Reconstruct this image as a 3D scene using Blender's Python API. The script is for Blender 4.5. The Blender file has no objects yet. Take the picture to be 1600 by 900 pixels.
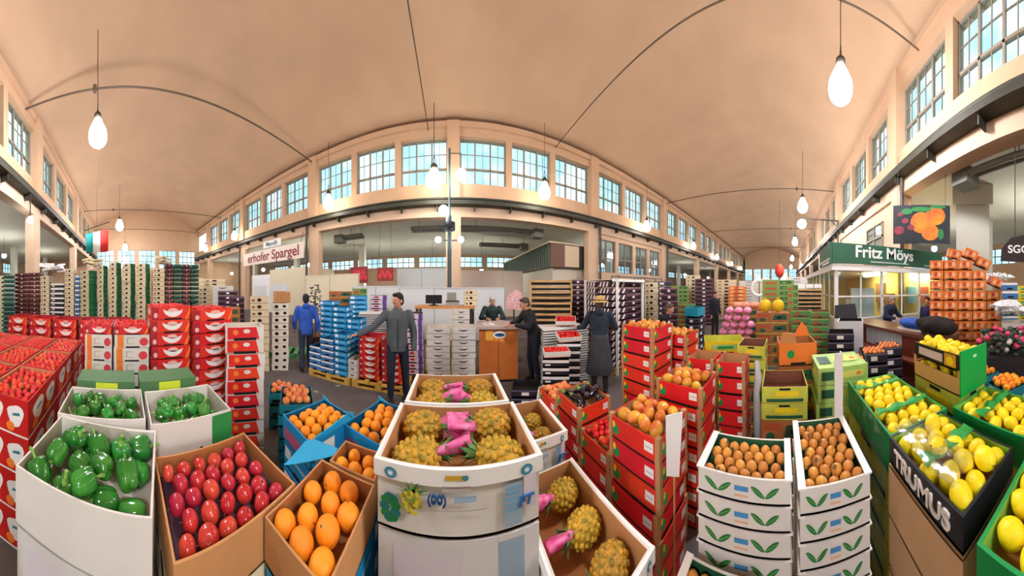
import bpy, math, random
from mathutils import Vector, Matrix, Euler
rnd = random.Random(11)
SC = bpy.context.scene
COL = SC.collection
PI = math.pi
R = math.radians
EYE = 1.9                      # height of the panorama tripod head, metres

# ------------------------------------------------------------------ colour / materials
def lin(h):
    h = h.lstrip('#')
    c = [int(h[i:i+2], 16)/255 for i in (0, 2, 4)]
    return tuple(x/12.92 if x <= .04045 else ((x+.055)/1.055)**2.4 for x in c) + (1,)
_M = {}
def mat(name, col, rough=.55, var=.0, scale=8, bump=0, bscale=60, col2=None, mix=.5, metal=0, spec=.4, coat=0, objvar=0, sss=0):
    """procedural principled material: base colour mottled by noise, small bump, per-object value variation"""
    if name in _M: return _M[name]
    m = bpy.data.materials.new(name); m.use_nodes = True
    nt = m.node_tree; N = nt.nodes; L = nt.links
    b = N['Principled BSDF']
    b.inputs['Roughness'].default_value = rough
    b.inputs['Metallic'].default_value = metal
    b.inputs['Specular IOR Level'].default_value = spec
    if coat: b.inputs['Coat Weight'].default_value = coat; b.inputs['Coat Roughness'].default_value = .12
    if sss: b.inputs['Subsurface Weight'].default_value = sss; b.inputs['Subsurface Scale'].default_value = .01
    c = lin(col)
    b.inputs['Base Color'].default_value = c
    src = None
    if var or col2:
        tc = N.new('ShaderNodeTexCoord'); no = N.new('ShaderNodeTexNoise'); no.inputs['Scale'].default_value = scale
        no.inputs['Detail'].default_value = 3
        L.new(tc.outputs['Object'], no.inputs['Vector'])
        cr = N.new('ShaderNodeValToRGB')
        cr.color_ramp.elements[0].position = .5-.22; cr.color_ramp.elements[1].position = .5+.22
        if col2:
            cr.color_ramp.elements[0].color = c; cr.color_ramp.elements[1].color = lin(col2)
        else:
            cr.color_ramp.elements[0].color = tuple(x*(1-var) for x in c[:3])+(1,)
            cr.color_ramp.elements[1].color = tuple(min(1, x*(1+var)) for x in c[:3])+(1,)
        L.new(no.outputs['Fac'], cr.inputs['Fac']); src = cr.outputs['Color']
    if objvar:
        oi = N.new('ShaderNodeObjectInfo'); hs = N.new('ShaderNodeHueSaturation')
        mr = N.new('ShaderNodeMapRange'); mr.inputs['To Min'].default_value = 1-objvar; mr.inputs['To Max'].default_value = 1+objvar
        mh = N.new('ShaderNodeMapRange'); mh.inputs['To Min'].default_value = .5-objvar*.07; mh.inputs['To Max'].default_value = .5+objvar*.07
        L.new(oi.outputs['Random'], mr.inputs['Value']); L.new(mr.outputs['Result'], hs.inputs['Value'])
        L.new(oi.outputs['Random'], mh.inputs['Value']); L.new(mh.outputs['Result'], hs.inputs['Hue'])
        if src: L.new(src, hs.inputs['Color'])
        else: hs.inputs['Color'].default_value = c
        src = hs.outputs['Color']
    if src: L.new(src, b.inputs['Base Color'])
    if bump:
        tc2 = N.new('ShaderNodeTexCoord'); n2 = N.new('ShaderNodeTexNoise'); n2.inputs['Scale'].default_value = bscale
        bp = N.new('ShaderNodeBump'); bp.inputs['Strength'].default_value = bump; bp.inputs['Distance'].default_value = .01
        L.new(tc2.outputs['Object'], n2.inputs['Vector']); L.new(n2.outputs['Fac'], bp.inputs['Height']); L.new(bp.outputs['Normal'], b.inputs['Normal'])
    _M[name] = m
    return m
def glow(name, col, strength):
    if name in _M: return _M[name]
    m = bpy.data.materials.new(name); m.use_nodes = True
    N = m.node_tree.nodes; N.clear()
    e = N.new('ShaderNodeEmission'); o = N.new('ShaderNodeOutputMaterial')
    e.inputs['Color'].default_value = lin(col); e.inputs['Strength'].default_value = strength
    m.node_tree.links.new(e.outputs[0], o.inputs[0]); _M[name] = m
    return m
def film(name, tint, glossy=.12, rough=.08, noise=0):
    if name in _M: return _M[name]
    m = bpy.data.materials.new(name); m.use_nodes = True
    nt = m.node_tree; N = nt.nodes; N.clear(); L = nt.links
    t = N.new('ShaderNodeBsdfTransparent'); t.inputs[0].default_value = lin(tint)
    g = N.new('ShaderNodeBsdfGlossy'); g.inputs['Roughness'].default_value = rough
    x = N.new('ShaderNodeMixShader'); x.inputs[0].default_value = glossy
    o = N.new('ShaderNodeOutputMaterial')
    L.new(t.outputs[0], x.inputs[1]); L.new(g.outputs[0], x.inputs[2]); L.new(x.outputs[0], o.inputs[0])
    if noise:
        tc = N.new('ShaderNodeTexCoord'); no = N.new('ShaderNodeTexNoise'); no.inputs['Scale'].default_value = noise
        bp = N.new('ShaderNodeBump'); bp.inputs['Strength'].default_value = 1; bp.inputs['Distance'].default_value = .02
        L.new(tc.outputs['Object'], no.inputs['Vector']); L.new(no.outputs['Fac'], bp.inputs['Height']); L.new(bp.outputs['Normal'], g.inputs['Normal'])
    _M[name] = m
    return m

# ------------------------------------------------------------------ mesh building
class MB:
    def __init__(s): s.v = []; s.f = []; s.m = []; s.s = []
    def add(s, vs, fs, mi=0, smooth=False, M=None):
        o = len(s.v)
        s.v += [tuple(M @ Vector(p)) for p in vs] if M is not None else [tuple(p) for p in vs]
        for f in fs: s.f.append(tuple(i+o for i in f)); s.m.append(mi); s.s.append(smooth)
        return s
    def bx(s, x0, y0, z0, x1, y1, z1, mi=0, M=None):
        vs = [(x0,y0,z0),(x1,y0,z0),(x1,y1,z0),(x0,y1,z0),(x0,y0,z1),(x1,y0,z1),(x1,y1,z1),(x0,y1,z1)]
        return s.add(vs, [(0,3,2,1),(4,5,6,7),(0,1,5,4),(1,2,6,5),(2,3,7,6),(3,0,4,7)], mi, False, M)
    def tube(s, p0, p1, r0, r1=None, n=10, mi=0, smooth=True, caps=True):
        r1 = r0 if r1 is None else r1
        p0 = Vector(p0); p1 = Vector(p1); d = (p1-p0)
        if d.length < 1e-6: return s
        d.normalize(); u = d.orthogonal().normalized(); w = d.cross(u)
        vs = []
        for p, r in ((p0, r0), (p1, r1)):
            for i in range(n):
                a = 2*PI*i/n; vs.append(p + (u*math.cos(a)+w*math.sin(a))*r)
        fs = [(i, (i+1) % n, n+(i+1) % n, n+i) for i in range(n)]
        s.add(vs, fs, mi, smooth)
        if caps: s.add(vs, [tuple(range(n-1, -1, -1)), tuple(range(n, 2*n))], mi, False)
        return s
    def ell(s, c, r, mi=0, n=14, k=9, M=None, fn=None):
        """closed ellipsoid; fn(theta, phi) scales the radius"""
        if not hasattr(r, '__len__'): r = (r, r, r)
        vs = [(c[0], c[1], c[2]+r[2]*(fn(0, 0)if fn else 1))]
        for j in range(1, k):
            t = PI*j/k
            for i in range(n):
                a = 2*PI*i/n; q = fn(t, a) if fn else 1
                vs.append((c[0]+r[0]*q*math.sin(t)*math.cos(a), c[1]+r[1]*q*math.sin(t)*math.sin(a), c[2]+r[2]*q*math.cos(t)))
        vs.append((c[0], c[1], c[2]-r[2]*(fn(PI, 0)if fn else 1)))
        fs = [(0, 1+i, 1+(i+1) % n) for i in range(n)]
        for j in range(k-2):
            for i in range(n):
                a = 1+j*n+i; b = 1+j*n+(i+1) % n
                fs.append((a, a+n, b+n, b))
        q = len(vs)-1
        fs += [(q, 1+(k-2)*n+(i+1) % n, 1+(k-2)*n+i) for i in range(n)]
        return s.add(vs, fs, mi, True, M)
    def lathe(s, prof, c=(0, 0, 0), n=16, mi=0, smooth=True):
        """closed profile [(r,z)...] from bottom to top, capped"""
        vs = []
        for r, z in prof:
            for i in range(n):
                a = 2*PI*i/n; vs.append((c[0]+r*math.cos(a), c[1]+r*math.sin(a), c[2]+z))
        fs = []
        for j in range(len(prof)-1):
            for i in range(n):
                fs.append((j*n+i, j*n+(i+1) % n, (j+1)*n+(i+1) % n, (j+1)*n+i))
        fs += [tuple(range(n-1, -1, -1)), tuple((len(prof)-1)*n+i for i in range(n))]
        return s.add(vs, fs, mi, smooth)
    def loft(s, rings, n=16, mi=0, caps=True):
        """rings: (centre, rx, ry, optional tilt matrix) along z"""
        vs = []
        for c, rx, ry in rings:
            for i in range(n):
                a = 2*PI*i/n; vs.append((c[0]+rx*math.cos(a), c[1]+ry*math.sin(a), c[2]))
        fs = []
        for j in range(len(rings)-1):
            for i in range(n):
                fs.append((j*n+i, j*n+(i+1) % n, (j+1)*n+(i+1) % n, (j+1)*n+i))
        if caps: fs += [tuple(range(n-1, -1, -1)), tuple((len(rings)-1)*n+i for i in range(n))]
        return s.add(vs, fs, mi, True)
    def prism(s, pts, M, t, mi=0):
        """2-D outline (x,z) extruded by t along +y, placed by M"""
        n = len(pts)
        vs = [(x, 0, z) for x, z in pts]+[(x, t, z) for x, z in pts]
        fs = [tuple(range(n)), tuple(range(2*n-1, n-1, -1))]+[(i, i+n, (i+1) % n+n, (i+1) % n) for i in range(n)]
        return s.add(vs, fs, mi, False, M)
    def face(s, dims, side, pts, mi, off=.0015):
        """printed patch pts (u,v in 0..1) on a side F/B/L/R/T of a box w,d,h standing on z=0"""
        w, d, h = dims
        out = []
        for u, v in pts:
            z = v*h
            if side == 'F': out.append((-w/2+u*w, -d/2-off, z))
            elif side == 'B': out.append((w/2-u*w, d/2+off, z))
            elif side == 'R': out.append((w/2+off, -d/2+u*d, z))
            elif side == 'L': out.append((-w/2-off, d/2-u*d, z))
            else: out.append((-w/2+u*w, -d/2+v*d, h+off))
        return s.add(out, [tuple(range(len(out)))], mi)
    def mesh(s, name, mats):
        me = bpy.data.meshes.new(name)
        me.from_pydata(s.v, [], s.f)
        for m in mats: me.materials.append(m)
        me.polygons.foreach_set('material_index', s.m)
        me.polygons.foreach_set('use_smooth', s.s)
        me.update()
        return me
def rect(u0, v0, u1, v1): return [(u0, v0), (u1, v0), (u1, v1), (u0, v1)]
def oval(cu, cv, ru, rv, n=12): return [(cu+ru*math.cos(2*PI*i/n), cv+rv*math.sin(2*PI*i/n)) for i in range(n)]
def swoosh(cu, cv, ru, rv, thick=.45, n=8):
    """smile-shaped band"""
    a = [(cu+ru*math.cos(PI+PI*i/n), cv+rv*math.sin(PI+PI*i/n)) for i in range(n+1)]
    b = [(cu+ru*math.cos(PI+PI*i/n), cv+rv*thick*math.sin(PI+PI*i/n)) for i in range(n, -1, -1)]
    return a+b[1:-1]

# ------------------------------------------------------------------ objects
def link(name, data, parent=None, loc=(0, 0, 0), rot=(0, 0, 0)):
    o = bpy.data.objects.new(name, data); COL.objects.link(o)
    o.location = loc; o.rotation_euler = rot if hasattr(rot, '__len__') else (0, 0, rot)
    if parent: o.parent = parent
    return o
LABELS = {}
def tag(o, label, cat, group=None, kind=None):
    n = len(label.split())
    if not 4 <= n <= 16: print('LABELWORDS', n, label)
    if label in LABELS and LABELS[label] != group: print('DUPLABEL', label)
    LABELS[label] = group
    o['label'] = label; o['category'] = cat
    if group: o['group'] = group
    if kind: o['kind'] = kind
    return o
def thing(name, label, cat, loc=(0, 0, 0), rz=0, group=None):
    return tag(link(name, None, None, loc, rz), label, cat, group)
def struct(name, mb, mats, parent=None, loc=(0, 0, 0), rot=0):
    o = link(name, mb.mesh(name, mats), parent, loc, rot)
    if not parent: o['kind'] = 'structure'
    return o
ORD = ['top', 'second', 'third', 'fourth', 'fifth', 'sixth', 'seventh', 'eighth', 'ninth', 'tenth', 'eleventh', 'twelfth',
       'thirteenth', 'fourteenth', 'fifteenth', 'sixteenth', 'seventeenth', 'eighteenth', 'nineteenth', 'twentieth']
ORD += ['twenty-first','twenty-second','twenty-third','twenty-fourth','twenty-fifth','twenty-sixth','twenty-seventh','twenty-eighth']
ROW = ['first']+ORD[1:]
def level(i, n):
    return 'topmost' if i == 0 else ('lowest' if i == n-1 and n > 2 else ORD[i]+' from top')
def dup(o, parent=None):
    c = o.copy(); COL.objects.link(c); c.parent = parent
    for ch in o.children: dup(ch, c)
    return c
# positions on the plan, from bearings taken on the panorama (708.5 px = straight at the window wall, 5.7 px a degree)
def yaw(px): return R((px-708.5)/5.7)
def pol(px, d): a = yaw(px); return (d*math.sin(a), d*math.cos(a))
def on(px, py, z):
    d = (z-EYE)*326.6/(450-py); return pol(px, d)
def on_y(px, Y): a = yaw(px); return (Y*math.tan(a), Y)
def on_x(px, X): a = yaw(px); return (X, X/math.tan(a))
def zat(py, d): return EYE+(450-py)/326.6*d
def text_mesh(body, size, extrude=.004, align='CENTER', bold=False, shear=0):
    c = bpy.data.curves.new('lettering', 'FONT'); c.body = body; c.size = size; c.extrude = extrude
    c.align_x = align; c.align_y = 'CENTER'; c.shear = shear
    if bold: c.offset = size*.02
    o = bpy.data.objects.new('tmp', c); COL.objects.link(o)
    bpy.context.view_layer.update()
    me = bpy.data.meshes.new_from_object(o.evaluated_get(bpy.context.evaluated_depsgraph_get()))
    bpy.data.objects.remove(o); bpy.data.curves.remove(c)
    return me
def lettering(body, size, m, parent, loc, rot, **kw):
    me = text_mesh(body, size, **kw); me.materials.clear(); me.materials.append(m)
    return link('lettering', me, parent, loc, rot)

# ------------------------------------------------------------------ camera, world, view
cam = bpy.data.cameras.new('camera'); cam.type = 'PANO'; cam.panorama_type = 'CENTRAL_CYLINDRICAL'
cam.central_cylindrical_range_u_min = R(-708.5/5.7); cam.central_cylindrical_range_u_max = R(891.5/5.7)
cam.central_cylindrical_range_v_min = -450/326.6; cam.central_cylindrical_range_v_max = 450/326.6
cam.central_cylindrical_radius = 1.0
co = link('camera', cam, None, (0, 0, EYE), (PI/2, 0, 0)); SC.camera = co
SC.view_settings.view_transform = 'Standard'; SC.view_settings.look = 'None'; SC.view_settings.gamma = 1
SC.view_settings.use_curve_mapping = False; SC.view_settings.exposure = 0.86
SC.cycles.use_denoising = True; SC.cycles.max_bounces = 7; SC.cycles.transparent_max_bounces = 12
SC.cycles.diffuse_bounces = 4; SC.cycles.glossy_bounces = 3; SC.cycles.sample_clamp_indirect = 4; SC.cycles.use_light_tree = True
SC.cycles.caustics_reflective = False; SC.cycles.caustics_refractive = False
w = bpy.data.worlds.new('sky'); SC.world = w; w.use_nodes = True
N = w.node_tree.nodes; L = w.node_tree.links
tc = N.new('ShaderNodeTexCoord'); no = N.new('ShaderNodeTexNoise'); no.inputs['Scale'].default_value = 7; no.inputs['Detail'].default_value = 5
cr = N.new('ShaderNodeValToRGB'); cr.color_ramp.elements[0].color = lin('#a6cbd8'); cr.color_ramp.elements[1].color = lin('#e6f0f2')
cr.color_ramp.elements[0].position = .4; cr.color_ramp.elements[1].position = .6
L.new(tc.outputs['Generated'], no.inputs['Vector']); L.new(no.outputs['Fac'], cr.inputs['Fac']); L.new(cr.outputs['Color'], N['Background'].inputs['Color'])
N['Background'].inputs['Strength'].default_value = 1.35

# ------------------------------------------------------------------ the hall
plaster = mat('warm_plaster', '#bf9b79', .85, .05, 1.2)
plaster_lo = mat('beam_plaster', '#ceae90', .85, .05, 1.2)
vaultm = mat('vault_plaster', '#bf9c7a', .9, .07, .5)
steel = mat('dark_steel', '#3c3a2f', .55, .2, 3, metal=.3)
framem = mat('window_frame_paint', '#8f8270', .6)
aislem = mat('aisle_plaster', '#cdc8b6', .9, .05, .8)
glass = film('window_glass', '#e6f3f8', .06)
asphalt = mat('worn_asphalt', '#5d5552', .75, .25, 2.2, .15, 40)
YB, YF, BAY = 10.0, -4.08, 7.9
X0, X1 = -28.0, 55.0
Z_SP0, Z_WIN0, Z_WIN1, Z_TOP = 5.3, 6.9, 9.16, 9.8
f = MB(); f.bx(X0-.5, -17, -.3, X1+.5, 25, 0)
struct('floor', f, [asphalt])
# vault
v = MB(); n = 20
pr = []
for i in range(n+1):
    t = -1+2*i/n; pr.append((3+ -1+ (t)*7.35+ .0, Z_TOP+2.3*(1-t*t)))
ymid = (YB+YF)/2
pr = [(ymid+(-1+2*i/n)*7.35, Z_TOP+2.4*(1-(-1+2*i/n)**2)) for i in range(n+1)]
vs = []
for x in (X0-.4, X1+.4):
    vs += [(x, y, z) for y, z in pr]+[(x, y, z+.25) for y, z in pr]
m2 = 2*(n+1)
fs = []
for i in range(n):
    fs += [(i, i+1, m2+i+1, m2+i), (n+1+i, m2+n+1+i, m2+n+2+i, n+2+i)]
fs += [(0, m2, m2+n+1, n+1), (n, 2*n+1, m2+2*n+1, m2+n)]
v.add(vs, fs, 0, True)
struct('ceiling', v, [vaultm])
win_n = [0]
def window(x0, x1, z0, z1, y, facing, cols=3, split=.36, sub=2):
    """steel-framed window in the x-z plane; split = height of the transom bar"""
    win_n[0] += 1
    nm = 'window_%d' % win_n[0]
    root = MB(); ff = .05; yy0, yy1 = y-.05, y+.05
    root.bx(x0, yy0, z0, x1, yy1, z0+ff); root.bx(x0, yy0, z1-ff, x1, yy1, z1)
    root.bx(x0, yy0, z0, x0+ff, yy1, z1); root.bx(x1-ff, yy0, z0, x1, yy1, z1)
    zs = z0+(z1-z0)*split
    root.bx(x0, yy0, zs-.04, x1, yy1, zs+.04)
    for i in range(1, cols):
        xx = x0+(x1-x0)*i/cols; root.bx(xx-.035, yy0, z0, xx+.035, yy1, z1)
    o = link(nm, root.mesh(nm, [framem]), None); o['kind'] = 'structure'
    g = MB()
    cw = (x1-x0)/cols
    for i in range(cols):
        for k in range(1, sub):
            xx = x0+cw*(i+k/sub); g.bx(xx-.012, y-.02, z0, xx+.012, y+.02, z1)
    zz = zs+(z1-zs)/2; g.bx(x0, y-.02, zz-.012, x1, y+.02, zz+.012)
    link('glazing_bar', g.mesh('glazing_bar', [framem]), o)
    p = MB(); p.bx(x0+.02, y-.004, z0+.02, x1-.02, y+.004, z1-.02)
    link('pane', p.mesh('pane', [glass]), o)
def side_wall(name, y, out, pil, opens):
    """out = +1 if the outside is at +y. pil = pilaster x list"""
    t = .45
    a, b = (y, y+t*out) if out > 0 else (y-t, y)
    m = MB()
    m.bx(X0, a, 5.75, X1, b, Z_WIN0)            # spandrel
    m.bx(X0, a, Z_WIN1, X1, b, Z_TOP+.12)       # lintel
    m.bx(X0, a, Z_SP0, X1, b, 5.75, 1)          # beam
    fi = y-.12*out
    m.bx(X0, min(fi, y), Z_TOP-.25, X1, max(fi, y), Z_TOP+.02)     # cornice
    for i, x in enumerate(pil):
        m.bx(x-.3, min(y-.2*out, y), 6.1, x+.3, max(y-.2*out, y), Z_TOP)  # pilaster
        m.bx(x-.3, a, Z_WIN0, x+.3, b, Z_WIN1)
        m.bx(x-.36, a, 0, x+.36, b, Z_SP0, 1)
        if i+1 < len(pil):
            w3 = (BAY-.6)/3
            for k in range(3):
                xa = x+.3+w3*k
                if k: m.bx(xa-.15, a, Z_WIN0, xa+.15, b, Z_WIN1)
    struct(name, m, [plaster, plaster_lo])
    for i in range(len(pil)-1):
        w3 = (BAY-.6)/3
        for k in range(3):
            xa = pil[i]+.3+w3*k
            window(xa+(.15 if k else 0), xa+w3-(.15 if k < 2 else 0), Z_WIN0, Z_WIN1, y+.25*out, -out)
pil_b = [k*BAY for k in range(-3, 8)]
pil_f = [6.7+k*BAY for k in range(-4, 7)]
side_wall('wall_back', YB, 1, pil_b, None)
side_wall('wall_front', YF, -1, pil_f, None)
for nm, y, s in (('trim_1', YB, -1), ('trim_2', YF, 1)):
    t = MB(); y0 = y+s*.02
    t.bx(X0, min(y0, y0+s*.38), 5.78, X1, max(y0, y0+s*.38), 5.96)
    t.tube((X0, y+s*.3, 6.06), (X1, y+s*.3, 6.06), .06, n=8)
    for k in range(46):
        x = X0+1+k*1.75
        t.bx(x-.02, min(y0, y0+s*.3), 5.55, x+.02, max(y0, y0+s*.3), 5.8)
    struct(nm, t, [steel])
# end walls with high windows
def end_wall(name, x, s, zb, zt, n):
    m = MB(); a, b = (x-.4, x) if s > 0 else (x, x+.4)
    W0, W1 = YF, YB
    m.bx(a, W0-.4, 0, b, W1+.4, zb); m.bx(a, W0-.4, zt, b, W1+.4, 12.5)
    ww = (W1-W0)/n
    wm = MB(); pn = MB()
    for i in range(n+1):
        yy = W0+ww*i; m.bx(a, yy-.25, zb, b, yy+.25, zt)
    struct(name, m, [plaster])
    for i in range(n):
        win_n[0] += 1
        y0, y1 = W0+ww*i+.25, W0+ww*(i+1)-.25
        q = MB(); xx = (a+b)/2
        for yy in [y0+(y1-y0)*k/4 for k in range(5)]: q.bx(xx-.04, yy-.035, zb, xx+.04, yy+.035, zt)
        for zz in [zb, zb+(zt-zb)*.36, zb+(zt-zb)*.68, zt]: q.bx(xx-.04, y0, zz-.04, xx+.04, y1, zz+.04)
        o = link('window_%d' % win_n[0], q.mesh('window', [framem])); o['kind'] = 'structure'
        p = MB(); p.bx(xx-.004, y0, zb, xx+.004, y1, zt); link('pane', p.mesh('pane', [glass]), o)
end_wall('wall_left', X0, 1, 4.6, 7.0, 5)
end_wall('wall_right', X1, -1, 3.9, 6.9, 6)
# aisles: flat ceiling, outer wall with a ribbon of windows
def aisle(tagn, y0, y1, out, zl, zh):
    c = MB(); c.bx(X0, min(y0, y1), 5.75, X1, max(y0, y1), 6.0); struct('ceiling_'+tagn, c, [aislem])
    m = MB(); a, b = (y1, y1+.3) if out > 0 else (y1-.3, y1)
    m.bx(X0, a, 0, X1, b, zl); m.bx(X0, a, zh, X1, b, 5.8)
    nb = 21; ww = (X1-X0)/nb
    for i in range(nb+1): m.bx(X0+ww*i-.25, a, zl, X0+ww*i+.25, b, zh)
    struct('wall_'+tagn, m, [plaster])
    for i in range(nb):
        window(X0+ww*i+.25, X0+ww*(i+1)-.25, zl, zh, (a+b)/2, -out, cols=5, split=.5, sub=1)
    # wall ends
    for nm, x in (('left', X0-.3), ('right', X1)):
        e = MB(); e.bx(x, min(y0, y1), 0, x+.3, max(y0, y1), 6); struct('wall_%s_%s' % (tagn, nm), e, [plaster])
aisle('back_aisle', YB+.45, 24, 1, 4.3, 5.5)
aisle('front_aisle', YF-.45, -16, -1, 4.0, 5.4)
# aisle columns
for k, (ys, xs) in enumerate(((17, pil_b), (-10, pil_f))):
    c = MB()
    for x in xs: c.bx(x-.25, ys-.25, 0, x+.25, ys+.25, 5.8)
    struct('trim_%d' % (k+3), c, [mat('column_grey', '#c9c4b4', .8)])
# infill walls: bay right of the second pilaster (low windows), bay beyond the stand on the front side
q = MB(); xa, xb = BAY+.36, 2*BAY-.36
q.bx(xa, YB+.1, 0, xb, YB+.4, 2.9); q.bx(xa, YB+.1, 5.0, xb, YB+.4, Z_SP0)
w3 = (xb-xa)/4
for i in range(5): q.bx(max(xa, xa+w3*i-.15), YB+.1, 2.9, min(xb, xa+w3*i+.15), YB+.4, 5.0)
struct('wall_back_infill', q, [plaster_lo])
for i in range(4): window(xa+w3*i+.15, xa+w3*(i+1)-.15, 2.9, 5.0, YB+.25, -1, cols=2, split=.45)
q = MB(); xa = 6.7+.36; q.bx(xa, YF-.4, 3.1, xa+BAY-.72, YF-.1, Z_SP0)
q.bx(xa, YF-.4, 0, xa+.5, YF-.1, 3.1); q.bx(xa+BAY-1.2, YF-.4, 0, xa+BAY-.72, YF-.1, 3.1)
struct('wall_front_infill', q, [plaster_lo])
# tie rods across the vault
rodm = mat('tie_rod_iron', '#5a4836', .6)
rods = [(-7.9, 'long tie rod crossing the vault above the largest pendant lamp'), (-20.3, 'tie rod crossing the vault above the striped flag'),
        (-27, 'farthest tie rod before the left end windows'), (-1.2, 'thin tie rod rising left of the central lamp pole'),
        (5.3, 'thin tie rod rising right of the central lamp pole'), (16, 'tie rod crossing the vault above the bracket lamp'),
        (26.7, 'second tie rod down the right half of the hall'), (39, 'faint farthest tie rod down the right half of the hall')]
for i, (x, lb) in enumerate(rods):
    t = MB(); r = .035 if abs(x) > 6 else .022
    t.tube((x, YF-.02, 9.5), (x, YB+.02, 9.5), r, n=8)
    if abs(x) > 6:
        t.tube((x, -1.15, 9.4), (x, -1.15, 9.62), .08, n=8)
    o = link('tie_rod', t.mesh('tie_rod', [rodm])); tag(o, lb, 'tie rod', 'iron tie rods across the vault')

# ------------------------------------------------------------------ lamps
bulbm = glow('lamp_glass', '#f1f1fb', 180); bulb2 = glow('lamp_glass_along_wall', '#fbf2e8', 22)
coolm = glow('cool_lamp_glass', '#e8f4ff', 18)
capm = mat('lamp_cap_metal', '#4a4238', .4, metal=.6)
def pendant_meshes():
    b = MB(); b.lathe([(.02, -.42), (.15, -.40), (.24, -.30), (.27, -.15), (.25, .0), (.2, .12), (.14, .25), (.09, .36), (.07, .4)], n=18)
    c = MB(); c.lathe([(.09, .36), (.11, .37), (.11, .5), (.05, .56), (.03, .62)], n=14)
    r = MB(); r.tube((0, 0, .6), (0, 0, 3.0), .012, n=6)
    h = MB()
    for s in (-1, 1): h.tube((s*.1, 0, .46), (0, 0, .95), .008, n=6)
    return b.mesh('globe', [bulbm]), c.mesh('lamp_cap', [capm]), r.mesh('cable', [capm]), h.mesh('hanger', [capm])
PM = pendant_meshes()
WALLGLOBE = PM[0].copy(); WALLGLOBE.materials[0] = bulb2
def pendant(x, y, z, label, zc=9.5, wall=False):
    t = thing('pendant_lamp', label, 'lamp', (x, y, z), 0, 'pendant lamps in the hall')
    for nm, me in zip(('globe', 'lamp_cap', 'cable', 'hanger'), PM):
        o = link(nm, WALLGLOBE if (wall and nm == 'globe') else me, t)
        if nm == 'cable': o.scale = (1, 1, (zc-z-.6)/2.4); o.location = (0, 0, .6*(1-(zc-z-.6)/2.4))
pend = [(-6.1, -.8, 'big glowing pear-shaped pendant lamp hanging under the left tie rod'),
        (-15.2, -.4, 'pendant lamp right of the flag, lowest but nearer of the far pair'),
        (-23.5, .0, 'small far pendant lamp in front of the left end windows'),
        (4.5, -1.3, 'overhead pendant lamp at the top right of the vault'),
        (11.5, -1.15, 'pendant lamp above the bracket lamp on the right half'),
        (20.5, -1.3, 'second pendant lamp in the receding right row'),
        (32, -1.6, 'third pendant lamp in the receding right row'),
        (45, -2.0, 'farthest pendant lamp in the receding right row')]
for x, y, lb in pend: pendant(x, y, 6.5, lb)
wl = [(-22, 8.9, 'farthest left lamp along the window wall'), (-15.6, 9.0, 'lamp along window wall above the asparagus banner'),
      (-6.2, 9.1, 'pendant lamp in front of the first window left of central pair'), (-.8, 8.6, 'large pendant lamp just left of the central pole'),
      (4.1, 8.8, 'pendant lamp right of the central pole before the windows'), (12.2, 9.2, 'pendant lamp beyond the second pilaster right of centre'),
      (20.5, 9.2, 'sixth pendant lamp along the right part of window wall'), (29, 9.3, 'seventh pendant lamp along the right part of window wall'),
      (38, 9.3, 'eighth pendant lamp along the right part of window wall'), (47, 9.3, 'last tiny lamp along the right part of window wall')]
for x, y, lb in wl:
    pendant(x, y, 6.45, lb, 9.55, True)
for o in COL.objects:
    if o.get('label', '').startswith('large pendant lamp just left'): o.scale = (1.35, 1.35, 1.0)
# lamp pole in front of the central column
t = thing('lamp_pole', 'tall dark pole with white lamps in front of the central column', 'lamp', (-.17, 9.0, 0))
m = MB(); m.tube((0, 0, 0), (0, 0, 5.0), .09, n=12); m.tube((0, 0, 5.0), (0, 0, 7.9), .05, n=10); link('pole', m.mesh('pole', [mat('pole_paint', '#40514f', .5)]), t)
m = MB(); m.lathe([(.1, -.2), (.24, -.17), (.24, .17), (.1, .2)], (0, 0, 4.55), 14); link('junction_drum', m.mesh('junction_drum', [mat('black_plastic', '#202224', .5)]), t)
m = MB()
m.tube((0, 0, 7.7), (.5, 0, 7.7), .02, n=6); m.tube((.5, 0, 7.7), (.5, 0, 6.95), .015, n=6)
m.tube((-.45, 0, 3.95), (.45, 0, 3.95), .025, n=6); m.tube((-.2, 0, 5.35), (0, 0, 5.35), .02, n=6)
link('bracket', m.mesh('bracket', [steel]), t)
for x, z, r in ((.5, 6.7, .24), (-.25, 5.2, .2), (-.48, 3.95, .13), (.48, 3.95, .13)):
    m = MB(); m.ell((0, -.1, 0), r, n=14, k=10); link('globe', m.mesh('globe', [coolm]), t, (x, -.05, z))
# bracket lamp on the front wall, right side
x, y = pol(1300, 11.5)
t = thing('bracket_lamp', 'cold white lamp on a dark wall bracket arm, right half of hall', 'lamp', (14.0, -3.85, 5.0))
m = MB(); m.tube((0, 0, 0), (0, 0, 1.6), .05, n=8); m.tube((0, 0, 1.55), (0, 2.6, 1.55), .05, n=8); m.tube((0, 0, 1.1), (0, .5, 1.55), .03, n=6); link('arm', m.mesh('arm', [steel]), t)
m = MB(); m.ell((0, 0, 0), .3, n=14, k=10); link('globe', m.mesh('globe', [coolm]), t, (0, 2.5, 1.2))
t = thing('bracket_lamp', 'small cold lamp fixed under the beam left of the flag', 'lamp', (-8.0, -3.9, 4.8))
m = MB(); m.tube((0, 0, .1), (0, 0, .9), .03, n=8); m.tube((0, 0, .9), (0, -.15, .9), .03, n=8); link('arm', m.mesh('arm', [steel]), t)
m = MB(); m.ell((0, 0, 0), .14, n=12, k=8); link('globe', m.mesh('globe', [coolm]), t, (0, 0, 0))
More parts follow.
